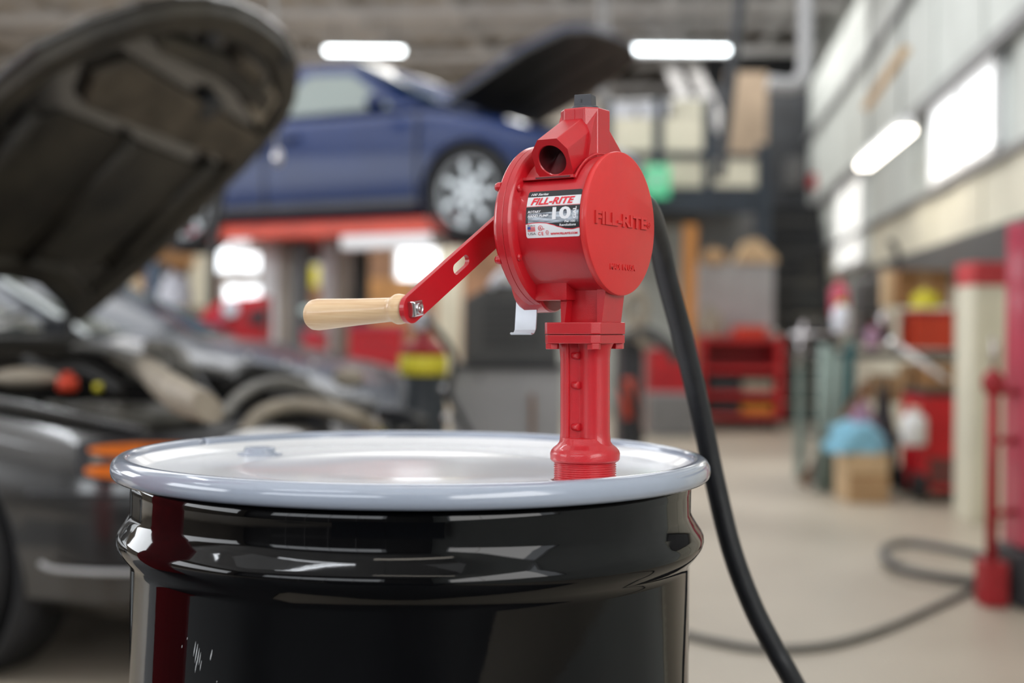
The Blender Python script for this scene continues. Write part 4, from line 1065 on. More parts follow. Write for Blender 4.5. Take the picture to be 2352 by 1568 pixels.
# black sheet put in for the gloom of the store above the stair
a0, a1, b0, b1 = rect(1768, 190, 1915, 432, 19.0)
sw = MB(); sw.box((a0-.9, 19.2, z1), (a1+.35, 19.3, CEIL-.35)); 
struct(sw.build('wall_store_gloom', M_dark), 'black sheet standing in for the unlit store above the stair head')
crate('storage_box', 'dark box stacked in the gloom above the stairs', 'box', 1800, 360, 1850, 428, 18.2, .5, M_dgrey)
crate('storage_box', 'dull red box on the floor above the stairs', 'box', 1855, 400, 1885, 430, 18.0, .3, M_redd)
crate('tall_panel', 'tan plywood board standing upright by the black pole', 'board', 1665, 165, 1762, 368, 16.6, .06, mat('tan_plywood', (0.36,0.27,0.19), .7, var=.12, scale=3))
for i, (a, b, y0, y1, lb) in enumerate(((1403,1462,238,270,'bluish white tub on the mezzanine rail, left one'),(1468,1536,236,272,'bluish white tub with a pink mark, middle of the rail'),(1550,1618,228,268,'cream tub on the mezzanine rail, right one'))):
    x_0, x_1, z_0, z_1 = rect(a, y0, b, y1, YM+.35)
    t = thing('storage_tub', lb, 'tub', ((x_0+x_1)/2, YM+.5, z_0), 0, 'tubs on the mezzanine')
    w, h = (x_1-x_0)/2, z_1-z_0; cx = (x_0+x_1)/2
    q = MB(); loft(q, [[(cx-w*.85,YM+.36,z_0),(cx+w*.85,YM+.36,z_0),(cx+w*.85,YM+.66,z_0),(cx-w*.85,YM+.66,z_0)],[(cx-w,YM+.34,z_1),(cx+w,YM+.34,z_1),(cx+w,YM+.68,z_1),(cx-w,YM+.68,z_1)]], smooth=False)
    q.build('body', M_whclo if i < 2 else M_cream, t); MB().box((cx-w*1.05,YM+.32,z_1),(cx+w*1.05,YM+.70,z_1+.03),.005).build('lid', M_white, t)
x_0, x_1, z_0, z_1 = rect(1398, 270, 1620, 276, YM+.3); MB().box((x_0-.1, YM+.28, z_1-.06),(x_1+.1, YM+.74, z_1)).build('shelf', M_darkblue, mz)
# green sign
x_0, x_1, z_0, z_1 = rect(1482, 378, 1538, 452, 14.9)
g = thing('green_sign', 'lit green sign with a pale running figure under the mezzanine rail', 'sign', ((x_0+x_1)/2, 14.95, z_0))
MB().box((x_0,14.92,z_0),(x_1,14.99,z_1),.006).build('panel', M_green, g)
cx, cz, u = (x_0+x_1)/2, (z_0+z_1)/2, (z_1-z_0)/10
q = MB(); q.ball((cx+.1*u,14.915,cz+3.1*u), .62*u, 1,.2,1); q.tube([(cx,14.915,cz+2.3*u),(cx-.3*u,14.915,cz+.2*u)], .5*u, seg=8, res=1)
q.tube([(cx-.3*u,14.915,cz+.2*u),(cx+.9*u,14.915,cz-1.2*u),(cx+.6*u,14.915,cz-3*u)], .32*u, seg=8, res=1)
q.tube([(cx-.3*u,14.915,cz+.2*u),(cx-.9*u,14.915,cz-1.5*u),(cx-2*u,14.915,cz-2*u)], .32*u, seg=8, res=1)
q.tube([(cx-1.4*u,14.915,cz+.9*u),(cx-.1*u,14.915,cz+2*u),(cx+1.5*u,14.915,cz+1.1*u)], .26*u, seg=8, res=1)
q.build('pictogram', M_white, g)

# --- under the mezzanine
struct(room_box(-2.2, 0.55, 17.6, 17.7, 0, 2.35).build('wall_shop', M_wallp), 'pale partition wall behind the workbenches under the mezzanine')
crate('notice_board', 'slate grey board on the partition under the mezzanine', 'board', 1606, 492, 1748, 600, 17.2, .05, M_mgrey)
crate('orange_rack_post', 'tall orange post standing left of the grey cabinet', 'post', 1569, 515, 1600, 715, 14.0, .09, mat('orange_rack_paint',(0.62,0.26,0.06),.5), floor=True)
t, T, w, h, dep = crate('steel_cabinet', 'light grey steel cabinet with cartons on top under the mezzanine', 'cabinet', 1592, 602, 1778, 790, 14.5, .5, M_lgrey, floor=True)
for s in (-1, 1):
    MB(T).box((s*w*.5-w*.47,-dep/2-.012,h*.06),(s*w*.5+w*.47,-dep/2-.001,h*.96),.004).build('door', M_lgrey, t)
    MB(T).box((s*.05-.008,-dep/2-.03,h*.5),(s*.05+.008,-dep/2-.013,h*.62),.003).build('handle', M_chrome, t)
q = MB(); pa = P(1690,610,14.4); pb_ = P(1790,612,14.4); pc = P(1735,548,14.4)
q.prism([(pa.x,pa.z+.04),(pb_.x,pa.z+.04),(pb_.x-.02,pa.z+.10),(pc.x+.05,pc.z),(pc.x-.08,pc.z-.02),(pa.x+.02,pa.z+.07)], -14.8, -14.45, ux=(1,0,0), uy=(0,0,1)); q.bevel(.01)
tag(q.build('crumpled_carton', M_card2), 'crumpled tan carton at the right end of the grey cabinet top', 'carton')
blob('brown_bag', 'dark topped tan paper bag at the left end of the cabinet', 'bag', 1612, 572, 1668, 604, 14.45, M_card, .5, seed=4)
def tool_cart(px0, py0, px1, py1, Y, label):
    x0, x1, z0, z1 = rect(px0, py0, px1, py1, Y); c = (x0+x1)/2; w = (x1-x0)/2; d = .5
    t = thing('tool_cart', label, 'tool cart', (c, Y+d/2, 0)); T = Matrix.Translation((c, Y+d/2, 0))
    for s in (-1,1): MB(T).box((s*w-.015*(s>0)-.0, -d/2, .12),(s*w+.12*(s<0)-.015*(s<0) if s<0 else s*w, d/2, z1), .004).build('side', M_red, t) if False else MB(T).box((s*w-.035, -d/2, .12),(s*w+.035, d/2, z1), .006).build('side', M_red, t)
    MB(T).box((-w, d/2-.02, .12),(w, d/2, z1)).build('back', M_redd, t)
    hs = [.14, .36, .62, z1-.04]
    for i, hh in enumerate(hs): MB(T).box((-w+.04,-d/2,hh-.02),(w-.04,d/2-.025,hh+.035),.004).build('shelf', M_red, t)
    for i in range(2):
        MB(T).box((-w+.07,-d/2+.02,hs[i]+.04),(0,d/2-.1,hs[i+1]-.08),.01).build('drawer', M_dark, t)
        MB(T).box((.02,-d/2+.02,hs[i]+.04),(w-.07,d/2-.1,hs[i+1]-.10),.01).build('bin', (M_dust, M_orange)[i == 0], t)
    for sx in (-1,1):
        for sy in (-1,1):
            MB(T).cyl((sx*(w-.05)-.015, sy*(d/2-.06), .055),(sx*(w-.05)+.015, sy*(d/2-.06), .055), .055, seg=18).build('wheel', M_tyre, t)
            MB(T).box((sx*(w-.05)-.02, sy*(d/2-.06)-.02, .09),(sx*(w-.05)+.02, sy*(d/2-.06)+.02, .13)).build('caster', M_dark, t)
    return t, z1
tc_, zc = tool_cart(1612, 772, 1792, 985, 13.9, 'red open tool cart with dark bins at the foot of the stairs')
crate('orange_bin', 'orange red bin on top of the red tool cart', 'bin', 1682, 748, 1762, 774, 13.95, .3, M_redo)
blob('rag_pile', 'pale beige rags heaped on the cart by the orange post', 'rags', 1604, 705, 1662, 774, 14.0, M_dust, .5, seed=9)
crate('parts_tray', 'silver tray on the corner of the red tool cart', 'tray', 1764, 758, 1790, 773, 13.95, .3, M_zinc, bev=.003)
t, T, w, h, dep = crate('grey_bin', 'squat charcoal floor bin left of the red tool cart', 'bin', 1482, 905, 1600, 992, 13.0, .5, M_mgrey, floor=True, bev=.02)
t, T, w, h, dep = crate('red_cabinet', 'low dull red cabinet behind the black hose', 'cabinet', 1480, 800, 1590, 985, 13.6, .4, M_redd, floor=True)
for k in range(3): MB(T).box((-w*.9,-dep/2-.012,h*(.08+.3*k)),(w*.9,-dep/2-.001,h*(.08+.3*k+.26)),.004).build('drawer', M_red, t)

# --- black welding cart with hanging leads between column and hose
t, T, w, h, dep = crate('welder_cart', 'black welding cart with looped leads behind the pump column', 'cart', 1412, 780, 1478, 1000, 7.2, .45, M_dark, floor=True, bev=.02)
q = MB(); q.tube([P(1440,780,7.1),P(1452,740,7.1),P(1436,700,7.1),P(1462,665,7.1),P(1480,710,7.1),P(1470,770,7.1),P(1490,800,7.1)], .03, seg=8); q.build('lead_coil', M_dust, t)
q = MB(); q.tube([P(1415,870,7.0),P(1440,900,7.0),P(1462,960,7.0),P(1475,1010,7.0)], .018, seg=8); q.build('lead', M_rubber, t)
q = MB(); q.tube([P(1412,790,7.1),P(1470,760,7.1),P(1530,790,7.1),P(1560,830,7.1)], .035, seg=8); q.build('cable', M_dgrey, t)
for s in (-1,1): MB(T).cyl((s*(w+.02)-.02,-.05,.09),(s*(w+.02)+.02,-.05,.09),.09,seg=20).build('wheel', M_tyre, t)
q = MB(); q.cyl(P(1436,870,7.05), P(1450,960,7.05), .04, seg=12); q.build('gas_tube', M_redo, t)

# --- grey perforated parts washer behind the column
x0, x1, z0, z1 = rect(1036, 845, 1290, 990, 5.4)
t = thing('parts_washer', 'grey steel parts washer with a perforated charcoal hood behind the pump', 'machine', ((x0+x1)/2, 5.6, 0))
MB().box((x0,5.4,0),(x1,5.85,z1),.01).build('cabinet', mat('pale_grey_enamel',(0.34,0.34,0.35),.45,var=.05), t)
MB().box((x0-.0,5.37,z1-.004),(x1+.02,5.86,z1+.012),.004).build('rim', M_dark, t)
a0, a1, b0, b1 = rect(1066, 655, 1284, 838, 5.45)
q = MB(); q.prism([(a0,z1+.013),(a1,z1+.013),(a1,b1),(a0+.10,b1),(a0,b1-.06)], -5.85, -5.45, ux=(1,0,0), uy=(0,0,1)); q.bevel(.008); hd_ = q.build('hood', M_dgrey, t)
for r in range(6):
    for c in range(9):
        pp = P(1118+c*15, 700+r*18, 5.44); MB().box((pp.x-.008,5.438,pp.z-.006),(pp.x+.008,5.449,pp.z+.006)).build('vent_slot', M_dark, hd_)
q = MB(); q.tube([P(1222,905,5.36),P(1223,940,5.36),P(1222,1000,5.36)], .008, seg=8); q.build('drain_pipe', M_wood, t)
pp = P(1101,865,5.39); MB().cyl(pp, pp+Vector((0,.012,0)), .012, seg=14).build('lock', M_mgrey, t)
q = MB(); q.box((P(1130,645,5.4).x,5.5,b1+.001),(P(1205,645,5.4).x,5.75,b1+.02),.006); tag(q.build('white_tray', M_whclo), 'small white tray lying on the parts washer hood', 'tray')
q = MB(); pa = P(1128,655,5.35); pb_ = P(1180,620,5.6); q.tube([pa, (pa+pb_)/2+Vector((0,0,.02)), pb_], .016, seg=8); tag(q.build('white_rag', M_whclo), 'rolled white rag hanging on the corner of the parts washer', 'rag')

# --- gas bottle with yellow band
pc = P(968, 880, 5.15); r = .091
t = thing('gas_cylinder', 'black gas bottle with a yellow band and red shoulder', 'gas cylinder', (pc.x, pc.y+r, 0))
c = Vector((pc.x, pc.y+r, 0)); zy0 = P(968,862,5.15).z; zy1 = P(968,818,5.15).z; zr = P(968,775,5.15).z
MB().lathe([(.06,0),(r*.95,.0),(r,.02),(r,zy1+.002)], 32, c).build('bottle', M_ext, t)
MB().lathe([(r,0),(r+.003,.001),(r+.003,zy1-zy0),(r,zy1-zy0+.001)], 32, c+Vector((0,0,zy0)), caps=False).build('yellow_band', M_yellow, t)
MB().lathe([(r-.001,zy1+.0025),(r*.9,zy1+.03),(r*.6,zr-.02),(.03,zr),(.025,zr+.02)], 32, c).build('shoulder', M_redd, t)
q = MB(); q.cyl(c+Vector((0,0,zr+.015)), c+Vector((0,0,zr+.09)), .014, seg=12); q.cyl(c+Vector((-.03,0,zr+.09)), c+Vector((.03,0,zr+.09)), .012, seg=12); q.build('valve', M_chrome, t)
q = MB(); q.lathe([(.001,0),(.034,0),(.034,.02),(.001,.02)], 24, c+Vector((-.01,-.05,zr+.06)), (0,-1,0)); q.build('gauge', M_whclo, t)
q = MB(); q.tube([c+Vector((.02,-.03,zr+.09)), P(985,735,5.0), P(1020,780,4.95), P(1045,830,4.95), P(1030,900,4.95), P(1060,960,4.95), P(1085,1010,4.9)], .013, seg=10); q.build('hose', M_rubber, t)
for (px, py) in ((1022,893),(1026,960)):
    pp = P(px, py, 5.05); MB().ball(pp, .018).build('chrome_clip', M_chrome, t)

# --- red tool chest and things behind the charcoal car
x0, x1, z0, z1 = rect(800, 755, 925, 905, 9.3)
t = thing('tool_chest', 'bright red tool chest with silver top behind the charcoal car', 'tool chest', ((x0+x1)/2, 9.5, 0))
MB().box((x0,9.3,.12),(x1,9.75,z1),.01).build('cabinet', M_red, t)
MB().box((x0-.01,9.285,z1+.001),(x1+.01,9.76,z1+.03),.006).build('worktop', M_pinkred, t)
for k in range(5):
    za = .16 + k*(z1-.2)/5; dr = MB().box((x0+.02,9.285,za),(x1-.02,9.299,za+(z1-.2)/5-.015),.003).build('drawer', M_red, t)
    MB().box((x0+.05,9.270,za+(z1-.2)/5-.045),(x1-.05,9.284,za+(z1-.2)/5-.03),.003).build('handle', M_red, dr)
for sx in (x0+.05, x1-.05):
    for sy in (9.36, 9.68): MB().cyl((sx-.015,sy,.06),(sx+.015,sy,.06),.06,seg=16).build('wheel', M_tyre, t)
x0, x1, z0, z1 = rect(694, 758, 742, 845, 10.0)
t = thing('tool_box', 'small red tool box standing between the two lift columns', 'tool box', ((x0+x1)/2, 10.15, 0))
MB().box((x0,10.0,0),(x1,10.3,z1-.05),.008).build('body', M_red, t); MB().box((x0-.004,9.995,z1-.048),(x1+.004,10.305,z1),.01).build('lid', M_pinkred, t)
q = MB(); q.tube([(x0+.03,10.15,z1),(x0+.04,10.15,z1+.03),(x1-.04,10.15,z1+.03),(x1-.03,10.15,z1)], .006, seg=8); q.build('handle', M_dark, t)
# sloping red housing with round gauge
pa, pb_, pc, pd, pe = P(445,752,9.9), P(470,712,9.9), P(505,690,9.9), P(606,678,9.9), P(600,752,9.9)
t = thing('red_machine', 'red sloped machine housing with a round pale gauge under the lift', 'machine', (pc.x, 10.1, 0))
q = MB(); q.prism([(pa.x,0),(pa.x,pa.z),(pb_.x,pb_.z),(pc.x,pc.z),(pd.x,pd.z),(pe.x+.02,pe.z),(pe.x,0)], -10.25, -9.9, ux=(1,0,0), uy=(0,0,1)); q.bevel(.015); q.build('housing', M_red, t)
g_ = P(530,708,9.88); q = MB(); q.cyl(g_, g_-Vector((0,.02,0)), .06, seg=24); gg = q.build('gauge', M_whclo, t)
q = MB(); q.cyl(g_-Vector((.03,.0202,.05)), g_-Vector((.03,.026,.05)), .022, seg=16); q.build('gauge_hub', M_greenp, gg)
g_ = P(505,735,9.88); q = MB(); q.cyl(g_, g_-Vector((0,.015,0)), .05, seg=24); q.build('round_cap', M_pinkred, t)
MB().box((P(582,0,9.9).x,9.85,P(600,742,9.9).z),(P(618,0,9.9).x,9.9,P(600,712,9.9).z),.005).build('black_box', M_dark, t)
for (px, py, lb) in ((610,713,'pale mint round lamp right of the red machine housing'),(706,713,'pale mint round lamp between the two lift columns')):
    pp = P(px, py, 10.6); q = MB(); q.ball(pp, .045, 1.3, .6, .75)
    o = thing('round_lamp', lb, 'lamp', (pp.x, pp.y, 0), 0, 'small mint lamps on stands'); q.build('lens', mat('mint_glass',(.62,.80,.76),.2,var=.03), o)
    MB().cyl((pp.x,pp.y,0),(pp.x,pp.y,pp.z-.03),.012,seg=8).build('stand', M_dark, o); MB().cyl((pp.x,pp.y,0),(pp.x,pp.y,.02),.10,seg=20).build('base', M_dark, o)

# --- far clutter under the lifted car
YC = 12.8
x0, x1, z0, z1 = rect(258, 701, 432, 770, YC-.7)
t = thing('work_table', 'beige work table under the rear of the lifted car', 'table', ((x0+x1)/2, YC-.35, 0))
MB().box((x0,YC-.7,z1-.05),(x1,YC+.05,z1),.006).build('table_top', M_dust, t)
for sx in (x0+.04,x1-.04):
    for sy in (YC-.66,YC+.01): MB().box((sx-.03,sy-.03,0),(sx+.03,sy+.03,z1-.05),.004).build('leg', M_lgrey, t)
MB().box((x1-.34,YC-.69,.10),(x1-.02,YC-.02,z1-.055),.006).build('side_panel', M_dust, t)
blob('white_cloth', 'white cloth bundled on the beige work table', 'cloth', 358, 630, 432, 701, YC-.62, M_whclo, .5, seed=3)
blob('cream_sack', 'cream sack slumped beside the hood edge of the charcoal sedan', 'sack', 262, 590, 318, 701, YC-.4, M_cream, .4, seed=5)
blob('pink_bag', 'small pink bag in front of the cream sack', 'bag', 272, 664, 300, 701, YC-.69, mat('pink_plastic',(.70,.15,.40),.5), .35, seed=6)
blob('tan_bag', 'tan paper bag right of the pink bag', 'bag', 300, 640, 332, 701, YC-.66, M_card2, .4, seed=7)
crate('blue_post', 'slim blue upright left of the white cloth', 'post', 336, 600, 356, 745, YC+.2, .1, mat('dusty_blue_paint',(.10,.17,.28),.5), floor=True)
t, T, w, h, dep = crate('dark_chair', 'dark navy tall chair below the rear wheel of the blue car', 'chair', 352, 600, 385, 645, YC+.6, .08, M_darkblue, floor=True)
MB(T).box((-w,-.35,h*.55),(w,-.05,h*.6),.01).build('seat', M_darkblue, t)
wall_item('wall_shelf', 'brown wooden wall shelf below the rear wheel of the blue car', 'shelf', 340, 580, 445, 612, M_card3, .25, frame=M_card3)
wall_item('cream_door', 'cream door in the far wall left of the hanging hose', 'door', 436, 560, 478, 740, M_cream, .04, True, M_mgrey)
wall_item('white_board', 'white board on the far wall between hose and lift column', 'board', 505, 700, 600, 738, M_white)
wall_item('yellow_poster', 'yellow and white poster seen between the two lift columns', 'poster', 687, 610, 734, 658, M_yellow, .02)
wall_item('white_poster', 'white poster above the yellow one', 'poster', 687, 535, 736, 604, M_white, .02)
wall_item('wall_heater', 'pinkish white upright heater on the wall by the lift columns', 'heater', 790, 540, 830, 664, mat('pinkish_white_paint',(.62,.50,.50),.5), .2)
crate('orange_wood_crate', 'orange brown wooden crate below the bright window', 'crate', 846, 640, 948, 700, 16.8, .5, mat('orange_wood',(.50,.25,.09),.7,var=.2), floor=True)
crate('dark_toolbox', 'dark box at the foot of the pinkish wall heater', 'box', 770, 668, 838, 700, 17.6, .4, M_darkblue, floor=True)
crate('pale_sheet', 'cream sheet leaning beside the bright window', 'sheet', 1005, 540, 1062, 640, 18.6, .05, M_cream, floor=True)

# --- hanging things
pa = P(638, 385, 6.0); t = thing('pull_handle', 'silver pull handle hanging on a cord in front of the blue car', 'handle', (pa.x, pa.y, pa.z))
q = MB(); q.ball(P(638,362,6.0), .032, .7, .7, 1.25); q.build('weight', M_zinc, t)
q = MB(); q.tube([P(636,345,6.0), P(633,310,6.0), P(630,250,6.0), Vector((P(628,0,6.0).x,6.0,CEIL-.02))], .006, seg=6, res=1); q.build('cord', M_lgrey, t)
q = MB(); a = P(512,380,7.2); q.tube([Vector((a.x+.02,7.2,CEIL-.02)), P(514,250,7.2), P(510,420,7.2), P(497,520,7.2), P(490,600,7.2), P(486,700,7.2)], .022, seg=8)
tag(q.build('hanging_hose', M_rubber), 'thin black air hose hanging beside the raised hood', 'hose')
q = MB(); a = P(1700,0,9.0); b = P(1655,400,9.0); q.tube([a+(a-b)*.9, a, b, b+(b-a)*.02], .038, seg=10, res=1); tag(q.build('ceiling_pole', M_dark), 'black pole dropping from the ceiling left of the tan board', 'pole')
for i, (ax, bx) in enumerate(((1462,1618),(1512,1660))):
    a = P(ax, -20, 17.9); b = P(bx, 330 if i == 0 else 300, 18.4); d = (b-a).normalized()
    q = MB(); s_ = d.cross(Vector((0,1,0))).normalized(); q.obox((a+b)/2 - d*.3, d, s_, d.cross(s_), (b-a).length/2+.3, .075, .06, .006)
    tag(q.build('inclined_beam', M_steelp), 'pale inclined steel channel crossing the long tube lamp, %s one' % ('left' if i == 0 else 'right'), 'beam', 'inclined channels under the roof')
q = MB(); a = P(1852,-10,12.0); b = P(1850,150,12.0); c = P(1838,185,12.0); e = P(1765,190,12.0); q.tube([Vector((a.x,12.0,CEIL-.02)), a, b, c, P(1810,195,12.0), e], .07, seg=14); tag(q.build('duct_pipe', M_lgrey), 'pale bent duct pipe coming down from the ceiling', 'pipe')
q = MB(); q.tube([Vector((P(1385,0,14).x,14,CEIL-.02)), P(1385,210,14.0), P(1378,180,14.0), P(1345,145,14.0), P(1270,150,14.0)][::-1], .055, seg=12); tag(q.build('overhead_conduit', M_lgrey), 'pale overhead conduit bending behind the top of the pump', 'pipe')
a = P(1990,245,8.9); b = P(2080,115,7.6); q = MB(); q.cyl(a, b, .03, seg=10); tag(q.build('wall_conduit', M_card2), 'tan conduit running up the side wall above the glaring lamp', 'pipe')

# --- work area on the right
YB = 9.0
bench = thing('workbench', 'cluttered steel workbench along the pale side wall', 'workbench', (P(2000,0,YB).x, YB, 0))
bx0, bx1 = P(1862,0,YB).x, P(2215,0,YB).x; zt = .90
MB().box((bx0, YB-.3, zt-.05),(bx1, YB+.45, zt), .008).build('bench_top', M_dgrey, bench)
for x in (bx0+.05, bx1-.05):
    for y in (YB-.25, YB+.4): MB().box((x-.03,y-.03,0),(x+.03,y+.03,zt-.05),.004).build('leg', M_greenp, bench)
MB().box((bx0+.1, YB-.25, .30),(bx1, YB+.4, .33),.004).build('lower_shelf', M_dgrey, bench)
# stand of pale green pipes
t = thing('pipe_stand', 'stand of pale green steel pipes leaning at the left bench end', 'pipes', (P(1905,0,8.7).x, 8.7, 0))
for i, (pa_, pb2) in enumerate((((1885,1060),(1893,790)),((1905,1068),(1912,800)),((1925,1062),(1928,820)),((1945,1040),(1955,780)))):
    a = P(pa_[0], pa_[1], 8.6); b = P(pb2[0], pb2[1], 8.62); a.z = 0.0
    MB().cyl(a, b, .032, seg=12).build('pipe', (M_greenp, M_greenp, M_greenp, M_teal)[i], t)
# vise and bits on the bench
t = thing('bench_vise', 'grimy grey bench vise at the left end of the workbench', 'vise', (P(1890,0,8.8).x, 8.8, zt))
q = MB(); pv = Vector((P(1895,0,8.8).x, 8.85, zt)); q.box((pv.x-.09,pv.y-.1,zt),(pv.x+.09,pv.y+.1,zt+.05),.01); q.box((pv.x-.10,pv.y-.05,zt+.05),(pv.x+.02,pv.y+.05,zt+.19),.015); q.build('vise_body', mat('grimy_iron',(.06,.055,.055),.5,metal=.4,var=.3), t)
q = MB(); q.box((pv.x+.05,pv.y-.06,zt+.07),(pv.x+.12,pv.y+.06,zt+.19),.012); q.build('jaw', M_dgrey, t)
q = MB(); q.cyl((pv.x-.17,pv.y-.11,zt-.12),(pv.x-.13,pv.y-.11,zt+.18),.014,seg=10); q.cyl((pv.x-.2,pv.y-.05,zt+.10),(pv.x+.1,pv.y-.05,zt+.10),.018,seg=10); q.build('handle', M_zinc, t)
def bottle(px0, py0, px1, py1, Y, body, cap, label, name='spray_bottle'):
    x0, x1, z0, z1 = rect(px0, py0, px1, py1, Y); r = (x1-x0)/2; h = z1-z0; c = Vector(((x0+x1)/2, Y, z0))
    t = thing(name, label, 'bottle', c)
    MB().lathe([(r*.8,0),(r,.01),(r,h*.68),(r*.7,h*.8),(r*.35,h*.85),(r*.35,h*.88)], 20, c).build('body', body, t)
    MB().lathe([(r*.4,h*.88),(r*.42,h),(.001,h)], 16, c).build('cap', cap, t)
    return t
bottle(1906, 640, 1950, 730, 8.85, M_pinkred, M_redd, 'red bottle standing at the back of the workbench by the stairs')
bottle(1912, 690, 1952, 765, 8.55, M_whclo, M_yellow, 'white bottle with a yellow cap in front of the red bottle')
bottle(1988, 745, 2022, 800, 8.5, M_pinkclo, M_redd, 'short mauve bottle near the middle of the bench')
bottle(2012, 715, 2045, 752, 8.9, M_zinc, M_chrome, 'silver can behind the mauve bottle')
crate('battery_charger', 'dark charcoal box standing on the workbench left of the brown carton', 'box', 1955, 640, 2028, 726, 8.95, .25, M_dgrey, bev=.03)
crate('grimy_parts_bin', 'grimy grey parts bin between the vise and the red metal box', 'bin', 1955, 728, 2050, 790, 9.05, .25, mat('grimy_metal',(.10,.085,.085),.5,var=.4,scale=14))
t, T, w, h, dep = crate('metal_box', 'orange red metal box on the workbench under the brown carton', 'box', 2066, 712, 2192, 802, 8.75, .35, M_redo, bev=.008)
MB(T).box((-w*.95,-dep/2-.006,h*.86),(w*.95,-dep/2-.001,h*.97),.002).build('lid_edge', M_redd, t)
t2 = crate('brown_carton', 'brown carton stacked on the orange red metal box', 'carton', 2032, 622, 2182, 702, 8.8, .32, M_card3, flaps=M_card)
crate('white_carton', 'narrow white carton at the left of the brown carton', 'carton', 2022, 620, 2050, 704, 8.65, .1, M_card2)
blob('yellow_gloves', 'yellow gloves lying in front of the brown carton', 'gloves', 2096, 668, 2160, 706, 8.62, M_yellow, .4, seed=8)
t = thing('black_clamp', 'black clamp standing on top of the brown carton', 'clamp', P(2058,620,9.0)); q = MB(); q.tube([P(2066,622,8.95),P(2062,590,8.95),P(2052,560,8.95),P(2040,556,8.95)], .022, seg=8); q.build('clamp_arm', M_dark, t)
# lever and red jack behind the trolley
q = MB(); q.cyl(P(2050,785,8.3), P(2175,872,8.0), .018, seg=10); hdl = thing('jack_handle', 'steel jack handle slanting down in front of the bench', 'handle', P(2050,785,8.3)); q.build('bar', M_steelp, hdl)
q = MB(); q.ball(P(2050,788,8.28), .035); q.build('knob', M_chrome, hdl)
x0 = P(2030,0,8.4).x
crate('pale_carton', 'tan carton under the bench behind the black bag', 'carton', 1995, 862, 2070, 925, 8.75, .3, M_card)
crate('upright_carton', 'small upright tan carton beside the jack handle', 'carton', 2062, 836, 2094, 925, 8.7, .2, M_card)
t, T, w, h, dep = crate('collapsed_carton', 'orange brown flattened carton on top of the red trolley machine', 'carton', 2090, 835, 2215, 895, 8.55, .3, M_card3)
# red machine on wheels with white jug
t, T, w, h, dep = crate('coolant_machine', 'red wheeled machine with grey side panel beside the cardboard box', 'machine', 2070, 910, 2212, 1130, 8.05, .4, M_red, bev=.02)
MB(T).box((-w*.55,-dep/2-.012,h*.08),(w*.55,-dep/2-.001,h*.36),.004).build('grille', mat('red_brown_panel',(.16,.05,.045),.6,var=.2), t)
MB(T).box((w*.72,-dep/2-.01,h*.45),(w*1.0,-dep/2-.001,h*.95),.004).build('side_panel', M_mgrey, t)
MB(T).box((-w*.98,-dep/2-.005,h+.001),(w*1.05,dep/2,h+.035),.01).build('top_tray', M_dark, t)
for s in (-1,1):
    for y in (-dep/2+.05, dep/2-.05):
        MB(T).cyl((s*w*.88-.03,y,.035),(s*w*.88+.03,y,.035),.085,seg=24).build('wheel', M_tyre, t)
bottle(2070, 935, 2128, 1022, 7.93, M_white, M_cream, 'white jug hanging on the front of the red wheeled machine', 'jug')
# black bag, rag, box with blue towels
blob('black_bag', 'black refuse bag standing behind the box with blue towels', 'bag', 2000, 900, 2068, 1118, 8.45, M_dark, .6, seed=11)
blob('mauve_rag', 'mauve rag on the black bag', 'rag', 1958, 928, 2012, 985, 8.2, M_pinkclo, .5, seed=12)
blob('dark_heap', 'low dark heap of scrap behind the cardboard box', 'scrap', 1868, 1045, 1935, 1110, 8.6, M_dgrey, .6, seed=13)
t, T, w, h, dep = crate('cardboard_box', 'tan cardboard box on the floor holding blue towels', 'box', 1918, 1042, 2043, 1155, 8.05, .36, M_card2, floor=True)
MB(T).box((-w*1.0,-dep/2-.002,h*.52),(w*1.0,-dep/2-.0005,h*.58)).build('tape', M_card3, t)
q = MB(T); q.box((-w,-dep/2-.0015,.002),(w,-dep/2-.0003,h*.5)); q.build('lower_flap', M_card, t)
blob('blue_towels', 'heap of light blue towels on the cardboard box', 'towels', 1902, 972, 2048, 1042, 8.05, M_blueclo, .5, seed=14)
a = P(1846,1096,8.75); a.z = .03; b = P(1996,880,8.5); d = (b-a).normalized()
q = MB(); s_ = d.cross(Vector((0,1,0))).normalized(); q.obox((a+b)/2, d, s_, d.cross(s_), (b-a).length/2, .035, .018, .004); tag(q.build('wood_plank', M_wood), 'worn brown plank leaning from the floor to the bench', 'plank')
# cream locker with red header
t, T, w, h, dep = crate('locker', 'tall cream locker with a red header between bench and red press', 'locker', 2194, 655, 2322, 1128, 7.25, .3, M_cream, floor=True)
MB(T).box((-w*1.02,-dep/2-.01,h+.001),(w*1.02,dep/2,h+.125),.006).build('header', mat('locker_red', (0.55,0.05,0.06), .45), t)
for k in (-1,1): MB(T).box((k*w*.5-w*.46,-dep/2-.008,h*.04),(k*w*.5+w*.46,-dep/2-.001,h*.97),.003).build('door', M_cream, t)
MB(T).box((w*.10-.008,-dep/2-.03,h*.60),(w*.10+.008,-dep/2-.009,h*.74),.003).build('door_handle', M_wood, t)
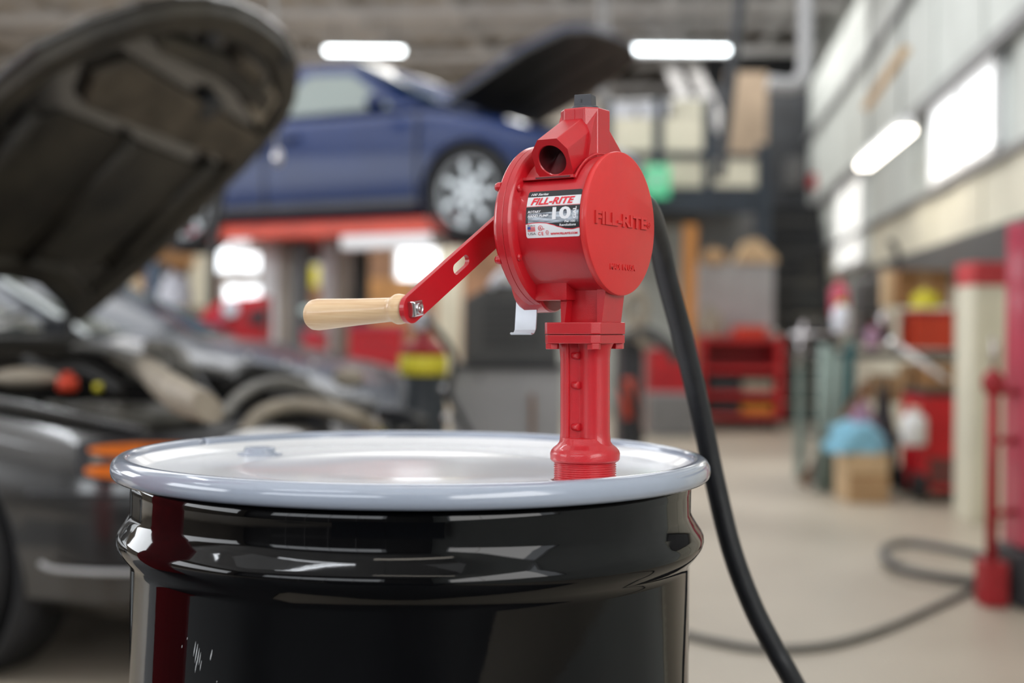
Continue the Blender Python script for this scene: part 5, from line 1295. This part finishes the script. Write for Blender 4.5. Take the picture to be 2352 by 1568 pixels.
# red press at the frame edge
xa, xb = P(2352,800,5.0).x, P(2450,800,5.0).x; ztp = P(2352,505,5.0).z
t = thing('red_press', 'tall faded red shop press column at the right beside the locker', 'press', ((xa+xb)/2, 5.1, 0))
MB().box((xa,5.0,.22),(xb,5.2,ztp),.012).build('column', M_pinkred, t)
MB().box((xa-.02,4.95,0),(xb+.05,5.3,.21),.02).build('base', M_dark, t)
for (px, r) in ((2286,.022),): 
    a = P(px, 880, 5.0); q = MB(); q.cyl((a.x,5.02,.17),(a.x,5.02,a.z),r,seg=14); q.build('rod', M_redd, t)
    q = MB(); q.ball((a.x,5.02,a.z), .042, 1,1,1.25); q.build('rod_head', M_redd, t)
    q = MB(); q.cyl((a.x,5.02,a.z+.04),(a.x-.002,5.02,a.z+.17),.007,seg=8); q.build('pin', M_zinc, t)
for z_ in (.35,.62,.80): q = MB(); q.cyl((a.x,5.02,z_),(xa+.01,5.05,z_),.013,seg=10); q.build('cross_bar', M_redd, t)
q = MB(); q.box((a.x-.03,4.99,0),(a.x+.06,5.12,.17),.012); q.build('foot', M_redd, t)
# floor hoses
def FL(px, py, z): return KP(px, py, z)
q = MB(); q.tube([FL(1560,1452,.012),FL(1640,1472,.012),FL(1760,1490,.012),FL(1900,1482,.012),FL(2030,1445,.012),FL(2160,1388,.012),FL(2262,1342,.012),FL(2380,1310,.012)], .0125, seg=10)
tag(q.build('air_hose', mat('grey_air_hose',(.10,.10,.095),.6)), 'grey air hose lying in a long curve across the floor', 'hose')
q = MB(); q.tube([FL(2300,1300,.02)+Vector((.1,0,0)),FL(2180,1276,.02)+Vector((0,0,.03)),FL(2080,1262,.02)+Vector((0,0,.03)),FL(2030,1280,.02)+Vector((0,0,.03)),FL(2060,1312,.02)+Vector((0,0,.02)),FL(2160,1330,.02)+Vector((0,0,.01)),FL(2280,1338,.02),FL(2380,1345,.02)], .020, seg=10)
tag(q.build('coiled_hose', M_dgrey), 'dark hose loop lying on the floor beside the red press', 'hose')
# red lift column out of frame on the left, the one mirrored in the drum
t = thing('lift_column', 'tall dark red lift column beside the charcoal car', 'column', (-1.87, 1.69, 0))
MB().box((-2.05,1.36,.02),(-1.68,2.02,3.2),.02).build('post', M_redd, t); MB().box((-2.2,1.2,.0125),(-1.55,2.2,.02)).build('base_plate', M_dark, t)

for (px, py) in ((570,820),(655,838),(718,838)):  # chrome balls added to give glints along the far fender
    q = MB(); q.ball(P(px, py, 4.98), .012); q.build('fender_glint', M_chrome, carK)
# unseen low things added behind the camera so the drum mirrors dark
q = MB(); q.prism([(-4.6,-3.4),(.95,-3.4),(.95,1.02),(-.62,1.02),(-.62,2.9),(-4.6,2.9)], .001, .012, ux=(1,0,0), uy=(0,1,0)); tag(q.build('drum_reflection_mat', M_dark), 'unseen black mat added on the floor to darken the drum reflections', 'mat')
t = thing('drum_reflection_cabinet', 'unseen low black cabinet added behind the camera to darken the drum reflections', 'cabinet', (-.6,-3.05,0))
MB().box((-2.5,-3.95,.05),(1.2,-3.45,.86),.01).build('body', M_dark, t); MB().box((-2.45,-3.9,0),(1.15,-3.5,.05)).build('plinth', M_dark, t)
for k in range(4): MB().box((-2.48+k*.92,-3.45,.08),(-2.48+k*.92+.88,-3.435,.83),.004).build('door', M_darkblue, t)
